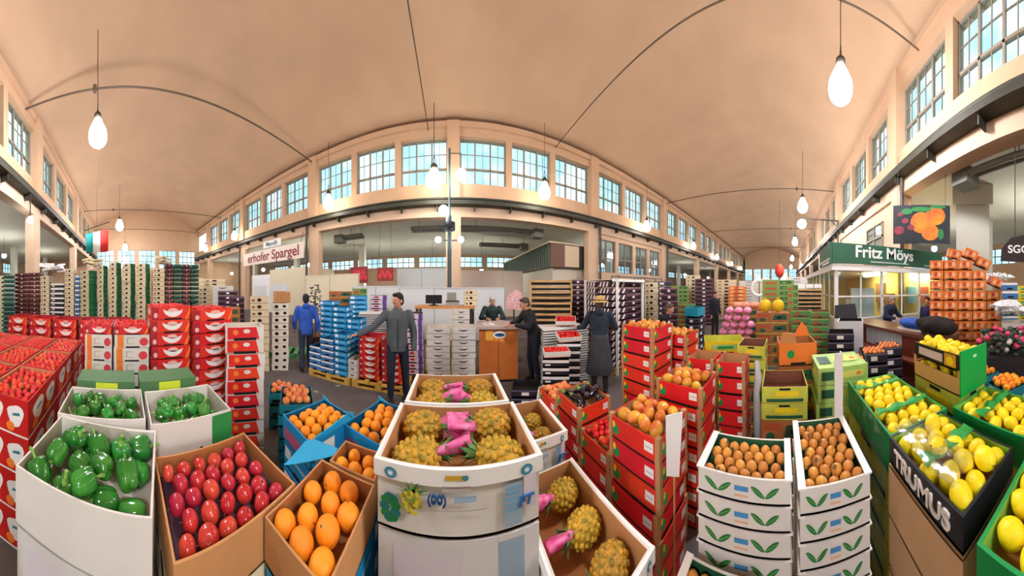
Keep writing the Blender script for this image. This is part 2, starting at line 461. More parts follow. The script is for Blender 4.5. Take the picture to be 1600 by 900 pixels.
# aisle tube lamps
tubem = glow('tube_light', '#fff6e6', 60)
def tube_lamp(x, y, z, label, L_=1.5, vert=False):
    t = thing('tube_lamp', label, 'lamp', (x, y, z), 0, 'fluorescent tube lamps under the aisle ceilings')
    m = MB(); m.tube((-L_/2, 0, 0), (L_/2, 0, 0), .05, n=8); link('tube', m.mesh('tube', [tubem]), t)
    m = MB(); m.bx(-L_/2-.05, -.08, .06, L_/2+.05, .08, .12); m.tube((-L_/2+.1, 0, .12), (-L_/2+.1, 0, 5.76-z), .01, n=6); m.tube((L_/2-.1, 0, .12), (L_/2-.1, 0, 5.76-z), .01, n=6)
    link('housing', m.mesh('housing', [mat('white_enamel', '#e8e6de', .4)]), t)
aisleg = glow('aisle_lamp_glass', '#f4f6f2', 130)
def aisle_lamp(x, y, z, label, top=5.76):
    t = thing('aisle_lamp', label, 'lamp', (x, y, z), 0, 'round lamps hanging in the side aisles')
    m = MB(); m.ell((0, 0, 0), .17, n=12, k=8); link('globe', m.mesh('globe', [aisleg]), t)
    m = MB(); m.tube((0, 0, .15), (0, 0, top-z), .012, n=6); link('cable', m.mesh('cable', [capm]), t)
    m = MB(); m.lathe([(.12, .1), (.09, .2), (.03, .24)], n=10); link('lamp_cap', m.mesh('lamp_cap', [capm]), t)
for i, x in enumerate((-25, -18, -11.5, -6.6, -1.8, 2.4, 12, 19, 28, 38)):
    aisle_lamp(x, 17.8 if abs(x) < 9 else 14, 3.35 if abs(x) < 9 else 3.9, 'round lamp in the back aisle, %s from the left' % ROW[i])
for i, x in enumerate((-20, -13, -8, 3.4, 9.5, 14, 21, 30)):
    aisle_lamp(x, -8.5, 4.3, 'round lamp in the front aisle, %s along' % ROW[i])
# dark rain pipes beside the window-wall pilasters
for i, x in enumerate((-16.2, -8.35, 8.35, 16.25)):
    m = MB(); m.tube((x, 9.86, 0), (x, 9.86, 5.75), .07, n=10)
    for zz in (1.5, 3.2, 4.9): m.tube((x, 9.86, zz), (x, 9.86, zz+.06), .09, n=10)
    struct('trim_%d' % (10+i), m, [mat('pipe_dark_brown', '#4a3b30', .5)])
m = MB(); m.tube((6.15, -3.98, 0), (6.15, -3.98, 5.75), .07, n=10); struct('trim_14', m, [mat('pipe_dark_brown', '#4a3b30', .5)])
# heater units with twin pipes under the aisle ceiling
ductm = mat('duct_grey', '#77756a', .6, .1, 3)
def heater(x, y, z, L_, label, s=1):
    t = thing('duct_heater', label, 'heater', (x, y, z), 0, 'pipe heaters under the aisle ceilings')
    m = MB(); m.bx(-.3, -.3, -.25, .3, .3, .25); m.bx(-.24, -.32, -.2, .24, -.3, .1); link('heater_box', m.mesh('heater_box', [ductm]), t)
    m = MB()
    m.tube((s*.3, -.15, .1), (s*L_, -.15, .1), .09, n=10); m.tube((s*.3, .2, .0), (s*L_, .2, .0), .09, n=10)
    m.tube((s*L_, -.15, .1), (s*L_, .2, .0), .09, n=10); link('pipe', m.mesh('pipe', [ductm]), t)
    m = MB()
    for q in (.0, s*L_*.5, s*L_*.95): m.tube((q, 0, .1), (q, 0, 5.8-z), .012, n=6)
    link('hanger', m.mesh('hanger', [steel]), t)
heater(4.9, 11.6, 5.15, 7.2, 'long twin-pipe heater right behind the central beam', -1)
heater(5.4, 15.5, 5.1, 3.4, 'second twin-pipe heater deeper in the back aisle', -1)
heater(-7.1, 11.8, 5.1, 1.6, 'boxy heater under aisle ceiling beside left pilaster', 1)
heater(4.1, -4.95, 5.25, 3.6, 'boxy grey heater with pipes under the right front beam', -1)
# mezzanine office in the back aisle
t = thing('mezzanine_office', 'raised dark-slatted office unit behind the beam, right of centre', 'office', (0, 0, 0))
dk = mat('slat_dark', '#4b4a3f', .6); br = mat('brown_panel', '#6b4b3c', .6); be = mat('beige_panel', '#c9b393', .7)
m = MB(); m.bx(5.3, 10.6, 3.1, 8.4, 21.5, 4.5); link('body', m.mesh('body', [dk]), t)
m = MB()
for k in range(34): m.bx(5.24, 10.7+k*.32, 3.15, 5.3, 10.76+k*.32, 4.45)
link('slat', m.mesh('slat', [mat('slat_green', '#5d6a5c', .5)]), t)
m = MB(); m.bx(5.3, 10.5, 3.1, 6.2, 10.6, 4.45); link('front_panel', m.mesh('front_panel', [br]), t)
m = MB(); m.bx(6.2, 10.5, 3.15, 7.2, 10.6, 4.4); link('front_panel', m.mesh('front_panel', [be]), t)
m = MB(); m.bx(7.2, 10.5, 3.1, 8.1, 10.6, 4.45); link('front_panel', m.mesh('front_panel', [mat('black_pane', '#1d1a1a', .3)]), t)
m = MB(); m.bx(5.15, 10.45, 4.45, 8.5, 21.6, 4.52); link('roof_edge', m.mesh('roof_edge', [be]), t)
m = MB(); m.bx(5.6, 10.9, 0, 8.3, 21.3, 3.1); link('lower_wall', m.mesh('lower_wall', [mat('pale_wall', '#d6cbb6', .8)]), t)
# ------------------------------------------------------------------ goods: materials
card = mat('brown_cardboard', '#c08a56', .8, .08, 6)
card_in = mat('brown_cardboard_inner', '#a86c38', .8, .08, 6)
whitec = mat('white_carton', '#ddd8ce', .7, .04, 5)
whitei = mat('white_carton_inner', '#cdc3b2', .75, .05, 5)
white = mat('bright_white_print', '#f1efe9', .6)
red = mat('red_carton', '#e02b20', .5, .06, 6, objvar=.08)
redd = mat('dark_red_carton', '#a81f2e', .55, .1, 6)
rede = mat('carton_edge', '#b98a5c', .8)
green = mat('green_carton', '#12954a', .5, .06, 5)
greend = mat('dark_green_inner', '#23573a', .6, .1, 5)
blue = mat('blue_carton', '#1c8fc9', .5, .06, 5)
blued = mat('deep_blue_crate', '#155f86', .5, .12, 8)
teal = mat('teal_crate', '#1b7f8c', .5, .1, 8)
yellow = mat('yellow_carton', '#f0d41c', .5, .05, 5)
yelg = mat('yellow_green_carton', '#c4c648', .6, .12, 9)
orangec = mat('orange_carton', '#f0812f', .55, .06, 6)
purple = mat('purple_carton', '#5a3f86', .55, .1, 6)
purpd = mat('plum_crate', '#4a2a38', .6, .15, 9)
pink = mat('pink_net', '#d9568f', .45, .2, 25)
cream = mat('cream_carton', '#ddcda6', .7, .06, 7)
black = mat('black_print', '#15141a', .5)
slot = mat('dark_slot', '#1b1512', .9)
navy = mat('navy_print', '#1f4c7c', .5)
tealp = mat('teal_print', '#2f7f8c', .5)
olive = mat('olive_green_box', '#7d9a4c', .6, .15, 6)
limeg = mat('light_green_lid', '#a8c96a', .6, .15, 9)
leafp = mat('leaf_print', '#1f7a3c', .5)
brownc = mat('brown_crate', '#7b4a36', .65, .15, 8)
lath = mat('wooden_lath', '#c9a06a', .7, .12, 10)
palletm = mat('yellow_pallet_wood', '#c9a04a', .75, .15, 8)
woodd = mat('orange_wood_veneer', '#b8672c', .45, .1, 4)
woodr = mat('red_brown_wood', '#7a3a2a', .5, .12, 5)
film_m = film('clear_wrap_film', '#f6f9f8', .10, .18, 9)

# ------------------------------------------------------------------ crates and cartons
def walls(m, w, d, h, t, mo=0, mi=1, flare=0, lowfront=0, base=True):
    """open-topped box; outer faces mo, inner faces mi; rim in mo"""
    zt = h
    m.bx(-w/2, -d/2, 0, w/2, d/2, t, mi)
    for (x0, y0, x1, y1, zz) in ((-w/2, -d/2, w/2, -d/2+t, h-lowfront), (-w/2, d/2-t, w/2, d/2, h), (-w/2, -d/2+t, -w/2+t, d/2-t, h), (w/2-t, -d/2+t, w/2, d/2-t, h)):
        m.bx(x0, y0, 0, x1, y1, zz, mo)
    e = .0008
    m.bx(-w/2+t, -d/2+t, t, -w/2+t+e, d/2-t, h-.002, mi); m.bx(w/2-t-e, -d/2+t, t, w/2-t, d/2-t, h-.002, mi)
    m.bx(-w/2+t, -d/2+t, t, w/2-t, -d/2+t+e, h-lowfront-.002, mi); m.bx(-w/2+t, d/2-t-e, t, w/2-t, d/2-t, h-.002, mi)
    return m
_C = {}; _K = {}
def crate_mesh(kind, w, d, h):
    key = (kind, w, d, h)
    if key in _C: return _C[key]
    m = MB(); D = (w, d, h); t = .008
    mats = [red, rede, white, slot, green, yellow]
    if kind == 'mango':      # red tray with cut front, green leaf print, white sticker
        walls(m, w, d, h*.93, t, 0, 1)
        for s_ in 'FBLR':
            m.face(D, s_, oval(.16, .42, .075, .22), 4); m.face(D, s_, oval(.12, .62, .03, .16), 5, .002)
            m.face(D, s_, rect(.08, .0, .92, .07), 3)
    elif kind == 'swoosh':   # red carton with white smile and dark slot (strawberries)
        mats = [red, redd, white, slot, orangec, mat('pink_white_print', '#f0b9ae', .6)]
        walls(m, w, d, h, t, 0, 1)
        for s_ in 'FBLR':
            m.face(D, s_, swoosh(.55, .86, .26, .66, .35), 2); m.face(D, s_, oval(.55, .72, .13, .18), 5)
            m.face(D, s_, rect(.33, .0, .78, .13), 3)
            m.face(D, s_, rect(0, .05, .17, .95), 1); m.face(D, s_, oval(.10, .35, .05, .2), 5, .003)
            m.face(D, s_, [(.86, .0), (.93, 0), (1, .6), (1, .95)], 4)
    elif kind == 'whitered':
        mats = [whitec, whitei, mat('rose_print', '#d8434a', .5), slot, orangec, olive]
        walls(m, w, d, h, t, 0, 1)
        for s_ in 'FBLR':
            m.face(D, s_, oval(.84, .45, .13, .32), 2); m.face(D, s_, rect(.32, .0, .72, .12), 3)
            m.face(D, s_, rect(.08, .0, .26, .99), 4); m.face(D, s_, rect(.36, .3, .58, .75), 5, .001); m.face(D, s_, rect(.38, .33, .66, .72), 0, .003)
    elif kind == 'edgered':
        mats = [whitec, whitei, red, slot, orangec]
        walls(m, w, d, h, t, 0, 1)
        for s_ in 'FBLR':
            m.face(D, s_, [(.05, .08), (.88, .08), (.8, .97), (.05, .97)], 2); m.face(D, s_, rect(.22, .0, .80, .2), 3, .003)
            m.face(D, s_, oval(.55, .68, .09, .16), 0, .003); m.face(D, s_, oval(.26, .6, .07, .2), 4, .003)
    elif kind == 'tomato':
        mats = [mat('tomato_box_red', '#c8201c', .5, .08, 5), rede, white, slot, orangec, tealp]
        walls(m, w, d, h, t, 0, 1)
        for s_ in 'FBLR':
            m.face(D, s_, rect(0, .0, 1, .05), 2)
    elif kind == 'creamgreen':   # cream front with round hole, green sides
        mats = [cream, greend, mat('bottle_green_side', '#0f6a3f', .55, .1, 6), slot, yellow]
        walls(m, w, d, h, t, 0, 1)
        for s_ in 'FB': m.face(D, s_, oval(.5, .55, .16, .22), 3); m.face(D, s_, rect(.08, .2, .2, .4), 2)
        for s_ in 'LR': m.face(D, s_, rect(0, .04, 1, 1), 2)
    elif kind == 'creamhole2':
        mats = [mat('off_white_carton', '#e3dccb', .7, .05, 6), whitei, slot]
        walls(m, w, d, h, t, 0, 1)
        for s_ in 'FBLR': m.face(D, s_, oval(.28, .5, .12, .26), 2); m.face(D, s_, oval(.76, .55, .11, .22), 2)
    elif kind == 'cream':
        mats = [cream, whitei, brownc, slot]
        walls(m, w, d, h, t, 0, 1)
        for s_ in 'FBLR': m.face(D, s_, oval(.5, .5, .12, .24), 3); m.face(D, s_, rect(.1, .3, .25, .6), 2); m.face(D, s_, rect(0, 0, 1, .06), 2)
    elif kind == 'darkgreen':
        mats = [mat('dark_teal_crate', '#1f5a4a', .6, .1, 8), slot, mat('pale_rim', '#6f9a86', .6)]
        walls(m, w, d, h*.8, t, 0, 1)
        for s_ in 'FBLR': m.face(D, s_, rect(0, .66, 1, .8), 2); m.face(D, s_, rect(.1, .2, .9, .4), 1)
    elif kind == 'darkbrown':
        mats = [mat('maroon_crate', '#64302c', .6, .1, 8), slot, mat('pale_red_rim', '#9a5a52', .6), white]
        walls(m, w, d, h*.8, t, 0, 1)
        for s_ in 'FBLR': m.face(D, s_, rect(0, .66, 1, .8), 2); m.face(D, s_, rect(.1, .2, .9, .4), 1); m.face(D, s_, oval(.5, .5, .05, .16), 3, .003)
    elif kind == 'blackwhite':
        mats = [mat('black_crate', '#222228', .5), slot, white]
        walls(m, w, d, h*.85, t, 0, 1)
        for s_ in 'FBLR': m.face(D, s_, rect(0, .5, 1, .85), 2); m.face(D, s_, rect(.1, .15, .3, .35), 2)
    elif kind == 'blue':
        mats = [blue, blued, white, slot, mat('pale_blue_print', '#8cc4dc', .6)]
        walls(m, w, d, h*.9, t, 0, 1)
        for s_ in 'FBLR': m.face(D, s_, rect(.06, .3, .3, .75), 2); m.face(D, s_, rect(.4, 0, .8, .14), 3); m.face(D, s_, rect(.36, .45, .9, .6), 4)
    elif kind == 'bluewhite':
        mats = [mat('steel_blue_carton', '#3f79b4', .5, .1, 8), blued, white, slot]
        walls(m, w, d, h*.9, t, 0, 1)
        for s_ in 'FBLR': m.face(D, s_, rect(.0, .62, 1, .9), 2); m.face(D, s_, rect(.35, .08, .7, .3), 3)
    elif kind == 'teal':
        mats = [teal, blued, slot, white, mat('mauve_print', '#b78aa6', .6)]
        walls(m, w, d, h*.85, t, 0, 1)
        for s_ in 'FBLR': m.face(D, s_, rect(.15, .1, .85, .35), 2)
        for s_ in 'LB': m.face(D, s_, rect(.2, .4, .7, .8), 3); m.face(D, s_, rect(.3, .5, .5, .7), 4, .003)
    elif kind == 'whiteslot':   # pale grey tray with slot, dark pull
        mats = [mat('pale_grey_carton', '#cfcac2', .6, .04, 8), whitei, slot, mat('yellow_edge', '#cdb35c', .6), mat('grey_print', '#8a8f95', .6)]
        walls(m, w, d, h, t, 0, 1)
        for s_ in 'FBLR': m.face(D, s_, swoosh(.5, .75, .2, .4, .5), 2); m.face(D, s_, rect(0, 0, 1, .05), 4); m.face(D, s_, rect(0, 0, .04, 1), 3)
    elif kind == 'tanbox':
        mats = [mat('tan_carton', '#cfa77c', .7, .06, 5), card_in, slot]
        m.bx(-w/2, -d/2, 0, w/2, d/2, h-.004, 0)
        for s_ in 'FBLR': m.face(D, s_, rect(0, .96, 1, .99), 2)
    elif kind == 'plainwhite':
        mats = [mat('greyish_white_carton', '#d3cfca', .65, .05, 6), whitei, mat('print_steel', '#94a8b6', .6), mat('pale_lilac', '#d6ccd0', .6)]
        m.bx(-w/2, -d/2, 0, w/2, d/2, h-.004, 0)
        for s_ in 'FBLR': m.face(D, s_, rect(.74, .2, .9, .9), 2); m.face(D, s_, rect(.1, .3, .5, .8), 3)
    elif kind == 'orange':
        mats = [orangec, mat('orange_inner', '#c25a1c', .6), mat('peach_print', '#f6c49a', .6), slot, red]
        walls(m, w, d, h*.92, t, 0, 1)
        for s_ in 'FBLR': m.face(D, s_, rect(.3, .0, .7, .12), 3); m.face(D, s_, [(.05, .2), (.3, .2), (.2, .85)], 2); m.face(D, s_, oval(.7, .5, .14, .26), 2); m.face(D, s_, oval(.46, .55, .08, .2), 4)
    elif kind == 'lath':
        mats = [lath, slot, mat('grey_lath', '#b9ac98', .7)]
        m.bx(-w/2+.01, -d/2+.01, 0, w/2-.01, d/2-.01, h*.35, 1)
        m.bx(-w/2, -d/2, h*.4, w/2, d/2, h*.8, 0)
        for sx in (-1, 1):
            for sy in (-1, 1): m.bx(sx*w/2-.02, sy*d/2-.02, 0, sx*w/2+.02, sy*d/2+.02, h, 0)
    elif kind == 'thin':
        mats = [mat('pale_tray', '#d9d6cf', .6), slot, redd]
        m.bx(-w/2, -d/2, h*.45, w/2, d/2, h, 0); m.bx(-w/2+.01, -d/2+.01, 0, w/2-.01, d/2-.01, h*.45, 1)
    elif kind == 'plum':
        mats = [purpd, slot, white, mat('mauve_rim', '#8a5f78', .6)]
        walls(m, w, d, h*.85, t, 0, 1)
        for s_ in 'FBLR': m.face(D, s_, rect(0, .7, 1, .85), 3); m.face(D, s_, rect(.42, .25, .56, .6), 2); m.face(D, s_, rect(.1, .15, .34, .45), 1); m.face(D, s_, rect(.64, .15, .9, .45), 1)
    elif kind == 'plumwhite':
        mats = [purpd, slot, white, white]
        walls(m, w, d, h*.85, t, 0, 1)
        for s_ in 'FBLR':
            for k in range(3): m.face(D, s_, [(.08+k*.3, .1), (.2+k*.3, .1), (.3+k*.3, .8), (.2+k*.3, .8)], 2)
    elif kind == 'purple':
        mats = [mat('lilac_white_carton', '#cfc3cc', .6, .06, 6), purpd, purple, slot, redd]
        walls(m, w, d, h*.95, t, 0, 1)
        for s_ in 'FBLR': m.face(D, s_, rect(.72, 0, .95, .95), 2); m.face(D, s_, rect(.1, .0, .55, .2), 3); m.face(D, s_, oval(.35, .6, .16, .2), 4)
    elif kind == 'olive':
        mats = [olive, brownc, mat('rust_print', '#b5552e', .6), greend, yellow]
        m.bx(-w/2, -d/2, 0, w/2, d/2, h-.004, 0)
        for s_ in 'FBLR': m.face(D, s_, rect(.08, .18, .45, .6), 2); m.face(D, s_, rect(.55, .25, .92, .8), 3); m.face(D, s_, oval(.7, .5, .08, .12), 0, .003)
    elif kind == 'greenbrown':
        mats = [mat('mid_green_crate', '#4c8a4e', .6, .15, 9), brownc, mat('rust_print', '#b5552e', .6), slot, limeg]
        walls(m, w, d, h, t, 0, 1)
        for s_ in 'FBLR': m.face(D, s_, rect(.1, .1, .9, .38), 1); m.face(D, s_, rect(.15, .45, .5, .7), 2); m.face(D, s_, rect(0, .9, 1, 1), 4); m.face(D, s_, rect(.4, .16, .6, .3), 3, .003)
    elif kind == 'rustgreen':   # brown banana-type carton with rust and green prints
        mats = [mat('rust_brown_carton', '#a8683a', .65, .15, 8), brownc, mat('rust_print', '#b5552e', .6), greend, yelg, slot]
        m.bx(-w/2, -d/2, 0, w/2, d/2, h-.004, 0)
        for s_ in 'FBLR':
            m.face(D, s_, rect(.04, .6, .42, .9), 2); m.face(D, s_, [(.5, .3), (.94, .35), (.9, .85), (.55, .8)], 3); m.face(D, s_, oval(.7, .55, .07, .11), 5, .003)
            m.face(D, s_, oval(.2, .35, .1, .18), 3); m.face(D, s_, rect(0, .0, 1, .08), 4)
    elif kind == 'limelid':
        mats = [limeg, olive, greend, mat('lime_yellow_print', '#d6d66a', .6), orangec]
        m.bx(-w/2, -d/2, 0, w/2, d/2, h-.004, 0)
        for s_ in 'FBLRT': m.face(D, s_, rect(.06, .25, .3, .75), 2); m.face(D, s_, rect(.38, .3, .9, .7), 3); m.face(D, s_, oval(.8, .5, .06, .1), 4, .003)
    elif kind == 'yellowgreen':
        mats = [yelg, brownc, greend, yellow, slot]
        walls(m, w, d, h, t, 0, 1)
        for s_ in 'FBLR': m.face(D, s_, rect(.1, .1, .9, .3), 2); m.face(D, s_, rect(.3, .45, .8, .75), 3); m.face(D, s_, rect(.38, .82, .62, .95), 4)
    elif kind == 'yellow':
        mats = [yellow, yelg, green, slot, limeg]
        walls(m, w, d, h, t, 0, 1)
        for s_ in 'FBLR': m.face(D, s_, rect(.15, .3, .85, .75), 4); m.face(D, s_, rect(.3, .4, .7, .6), 2, .003); m.face(D, s_, rect(.3, 0, .7, .12), 3)
    elif kind == 'darktray':
        mats = [mat('black_plum_crate', '#2a2430', .5), slot, white, mat('lilac_rim', '#6d6480', .5)]
        walls(m, w, d, h*.85, t, 0, 1)
        for s_ in 'FBLR': m.face(D, s_, rect(0, .7, 1, .82), 3); m.face(D, s_, rect(.35, .2, .6, .6), 2)
    elif kind == 'flatwhite':
        mats = [white, whitei, slot, limeg]
        walls(m, w, d, h, t, 0, 1)
        for s_ in 'FBLR': m.face(D, s_, rect(.3, .0, .7, .15), 2)
    me = m.mesh(kind+'_crate', mats); _C[key] = me
    kids = []
    if kind == 'mango':
        for sx in (-1, 1):
            for sy in (-1, 1):
                q = MB(); x0 = sx*w/2; y0 = sy*d/2
                q.bx(min(x0, x0-sx*.03)-.001, min(y0, y0-sy*.03)-.001, 0, max(x0, x0-sx*.03)+.001, max(y0, y0-sy*.03)+.001, h); kids.append(('corner_post', q.mesh('corner_post', [rede])))
        for s_ in 'FLR':
            q = MB(); q.face(D, s_, rect(.74, .34, .9, .72), 0, .002); q.face(D, s_, rect(.76, .5, .88, .54), 1, .003); kids.append(('sticker', q.mesh('sticker', [white, mat('print_grey', '#b5aca4', .6)])))
    elif kind == 'tomato':
        for s_ in 'BR':
            q = MB()
            for c in ((.3, .52), (.74, .52)):
                blob = [(c[0]+.16*(1+.22*math.sin(3*t))*math.cos(t), c[1]+.34*(1+.18*math.sin(2*t+1))*math.sin(t)) for t in [2*PI*i/18 for i in range(18)]]
                q.face(D, s_, blob, 0, .002); q.face(D, s_, oval(c[0]-.10, c[1]-.30, .09, .13), 1, .003); q.face(D, s_, [(c[0]-.06, c[1]), (c[0]+.1, c[1]+.04), (c[0]+.09, c[1]+.12), (c[0]-.05, c[1]+.07)], 2, .003)
            kids.append(('printed_patch', q.mesh('printed_patch', [white, orangec, tealp])))
    _K[me.name] = kids
    return me
def stack(kind, n, w, d, h, x, y, rz, name, desc, where, cat='crate', z0=0, group=None, jit=.008, lo=None, skip=0):
    """n identical crates one on another, labelled from the top down; skip = the lowest ones never shown"""
    me = crate_mesh(kind, w, d, h*.985); out = []
    if name in ('fruit_crate', 'fruit_carton'): name = {'plum': 'plum_crate', 'darktray': 'black_crate', 'cream': 'vegetable_crate', 'creamhole2': 'holed_crate', 'rustgreen': 'banana_carton', 'olive': 'produce_carton', 'whiteslot': 'grape_carton', 'greenbrown': 'salad_crate', 'blue': 'blue_crate', 'teal': 'teal_crate', 'bluewhite': 'apple_crate', 'purple': 'lilac_carton', 'swoosh': 'strawberry_carton', 'edgered': 'pepper_carton', 'blackwhite': 'berry_crate', 'yellowgreen': 'papaya_crate', 'limelid': 'lidded_carton', 'orange': 'orange_crate'}.get(kind, name)
    for i in range(n):
        k = n-1-i
        if n == 1: lb = '%s, %s' % (desc, where)
        else: lb = '%s, %s in %s' % (desc, level(i, n), where)
        o = link(name, me, None, (x+rnd.uniform(-jit, jit), y+rnd.uniform(-jit, jit), z0+k*h), rz+rnd.uniform(-.02, .02))
        for kn, km in _K.get(me.name, []): link(kn, km, o)
        tag(o, lb, cat, group or where); out.append(o)
    return out
def pallet(x, y, rz, label, w=1.2, d=.8, m=None, group='wooden pallets on the floor'):
    t = thing('pallet', label, 'pallet', (x, y, 0), rz, group); m = m or palletm
    if 'pl' not in _C:
        a = MB()
        for k in range(5): a.bx(-.6+k*.275, -.4, .115, -.5+k*.275, .4, .14)
        a.bx(-.6, -.4, .09, .6, -.3, .115); a.bx(-.6, .3, .09, .6, .4, .115); a.bx(-.6, -.05, .09, .6, .05, .115)
        for yy in (-.4, -.05, .3): a.bx(-.6, yy, 0, .6, yy+.1, .02)
        _C['pl'] = a.mesh('deck_boards', [palletm])
        b = MB()
        for xx in (-.6, -.07, .46):
            for yy in (-.4, -.05, .3): b.bx(xx, yy, .02, xx+.14, yy+.1, .09)
        _C['plb'] = b.mesh('blocks', [palletm])
    for nm, k in (('deck_boards', 'pl'), ('blocks', 'plb')):
        o = link(nm, _C[k], t); o.scale = (w/1.2, d/.8, 1)
    return t

# ------------------------------------------------------------------ fruit and vegetables
appm = mat('apple_skin', '#a8152f', .22, .0, 5, col2='#cf3d35', objvar=.16, coat=.3)
orgm = mat('orange_peel', '#fb9a1c', .42, .05, 8, .25, 320, objvar=.09)
perm = mat('persimmon_skin', '#d08c3e', .35, .12, 14, .05, 60, objvar=.12)
lemm = mat('lemon_peel', '#fbe01a', .4, .05, 6, .2, 260, objvar=.07)
mangm = mat('mango_skin', '#d8412c', .33, .0, 9, col2='#e9b93a', objvar=.14, coat=.2)
tomm = mat('tomato_skin', '#dd3317', .25, .12, 14, objvar=.14, coat=.3)
pepm = mat('pepper_skin', '#14661f', .16, .0, 8, col2='#3f9432', objvar=.2, coat=.6)
stemg = mat('green_stem', '#7fae4a', .6)
stemb = mat('brown_stem', '#5b4326', .7)
calyx = mat('dry_calyx', '#6d5a33', .8)
eggm = mat('aubergine_skin', '#1c1222', .15, .1, 4, coat=.8)
pinem = mat('pineapple_rind', '#e0a52c', .55, .0, 34, col2='#7f7a2c', bump=.4, bscale=90, objvar=.12)
pineg = mat('pineapple_leaf', '#5d8a4a', .5, .2, 9)
peachm = mat('peach_skin', '#e2693f', .6, .0, 7, col2='#f0a860', objvar=.1)
def fruit(kind):
    if 'f'+kind in _C: return _C['f'+kind]
    if kind == 'apple':
        b = MB(); b.ell((0, 0, 0), (.036, .036, .034), n=18, k=12, fn=lambda t, a: 1+.04*math.sin(t)**2-.22*math.exp(-(t/.35)**2)-.1*math.exp(-((PI-t)/.3)**2))
        s = MB(); s.tube((0, 0, .024), (.004, 0, .042), .0018, n=6)
        P = [('skin', b, [appm]), ('stem', s, [stemb])]
    elif kind == 'orange':
        b = MB(); b.ell((0, 0, 0), (.041, .041, .039), n=20, k=13, fn=lambda t, a: 1-.03*math.exp(-(t/.25)**2))
        s = MB(); s.ell((0, 0, .0385), (.004, .004, .002), n=8, k=4)
        P = [('peel', b, [orgm]), ('stem_button', s, [calyx])]
    elif kind == 'persimmon':
        b = MB(); b.ell((0, 0, 0), (.029, .029, .027), n=16, k=10, fn=lambda t, a: 1+.02*math.cos(4*a)*math.sin(t)**2)
        s = MB()
        for i in range(4):
            a = i*PI/2; M = Matrix.Rotation(a, 4, 'Z')
            s.prism([(0, 0), (.006, .007), (.011, .003), (.013, 0), (.011, -.003), (.006, -.007)], M @ Matrix.Translation((0, 0, .0262)) @ Matrix.Rotation(PI/2, 4, 'X'), .001)
        P = [('skin', b, [perm]), ('calyx', s, [calyx])]
    elif kind == 'lemon':
        b = MB(); b.ell((0, 0, 0), (.033, .033, .040), n=18, k=13, fn=lambda t, a: 1+.07*math.exp(-(t/.2)**2)+.08*math.exp(-((PI-t)/.2)**2))
        s = MB(); s.tube((0, 0, -.042), (0, 0, -.0455), .003, n=7)
        P = [('peel', b, [lemm]), ('stem_button', s, [calyx])]
    elif kind == 'mango':
        b = MB(); b.ell((0, 0, 0), (.045, .038, .056), n=18, k=12, fn=lambda t, a: 1+.06*math.cos(a)*math.sin(t)*math.cos(t))
        s = MB(); s.tube((0, 0, .054), (0, .001, .06), .003, n=6)
        P = [('skin', b, [mangm]), ('stem', s, [stemb])]
    elif kind == 'tomato':
        b = MB(); b.ell((0, 0, 0), (.026, .026, .023), n=12, k=8, fn=lambda t, a: 1-.12*math.exp(-(t/.4)**2)+.02*math.cos(5*a)*math.sin(t))
        s = MB()
        for i in range(5):
            a = i*2*PI/5; s.tube((0, 0, .0195), (.013*math.cos(a), .013*math.sin(a), .021), .0018, .0004, n=4)
        s.tube((0, 0, .0195), (.002, 0, .03), .0015, n=5)
        P = [('skin', b, [tomm]), ('calyx', s, [stemg])]
    elif kind == 'pepper':
        b = MB(); b.ell((0, 0, 0), (.044, .040, .048), n=30, k=18,
                        fn=lambda t, a: ((1/(abs(math.sin(t))**3+abs(math.cos(t))**3)**(1/3))*(1-.20*(1-abs(math.cos(1.5*a)))**2*min(1, 1.6*math.sin(t)+.3))-.30*math.exp(-(t/.38)**2)-.16*math.exp(-((PI-t)/.35)**2))*(1.0-.20*(t/PI)))
        s = MB(); s.lathe([(.013, .0), (.010, .004), (.005, .008), (.0045, .02), (.006, .03)], (0, 0, .036), 8); s.tube((0, 0, .062), (.006, .002, .076), .0055, .006, n=8)
        P = [('skin', b, [pepm]), ('stem', s, [stemg])]
    elif kind == 'aubergine':
        b = MB(); b.lathe([(.004, -.09), (.022, -.082), (.032, -.06), (.034, -.03), (.028, .01), (.02, .05), (.015, .07), (.008, .078)], n=14)
        s = MB(); s.lathe([(.019, .058), (.016, .072), (.007, .08), (.005, .1)], n=8)
        P = [('skin', b, [eggm]), ('calyx', s, [stemg])]
    elif kind == 'peach':
        b = MB(); b.ell((0, 0, 0), (.037, .037, .035), n=16, k=11, fn=lambda t, a: 1-.15*math.exp(-(t/.3)**2)-.05*math.exp(-((a-PI)/.25)**2)*math.sin(t))
        s = MB(); s.tube((0, 0, .028), (0, 0, .034), .002, n=5)
        P = [('skin', b, [peachm]), ('stem', s, [stemb])]
    elif kind == 'pineapple':
        b = MB()
        b.ell((0, 0, 0), (.06, .06, .085), n=16, k=12)
        for j in range(9):           # eyes in spiral rows
            t = .35+j*.3
            if t > 2.9: break
            n_ = max(6, int(13*math.sin(t)))
            for i in range(n_):
                a = 2*PI*(i+.5*(j % 2))/n_
                c = Vector((.058*math.sin(t)*math.cos(a), .058*math.sin(t)*math.sin(a), .083*math.cos(t)))
                b.ell(c, (.0125, .0125, .012), 0, n=6, k=4)
        s = MB()
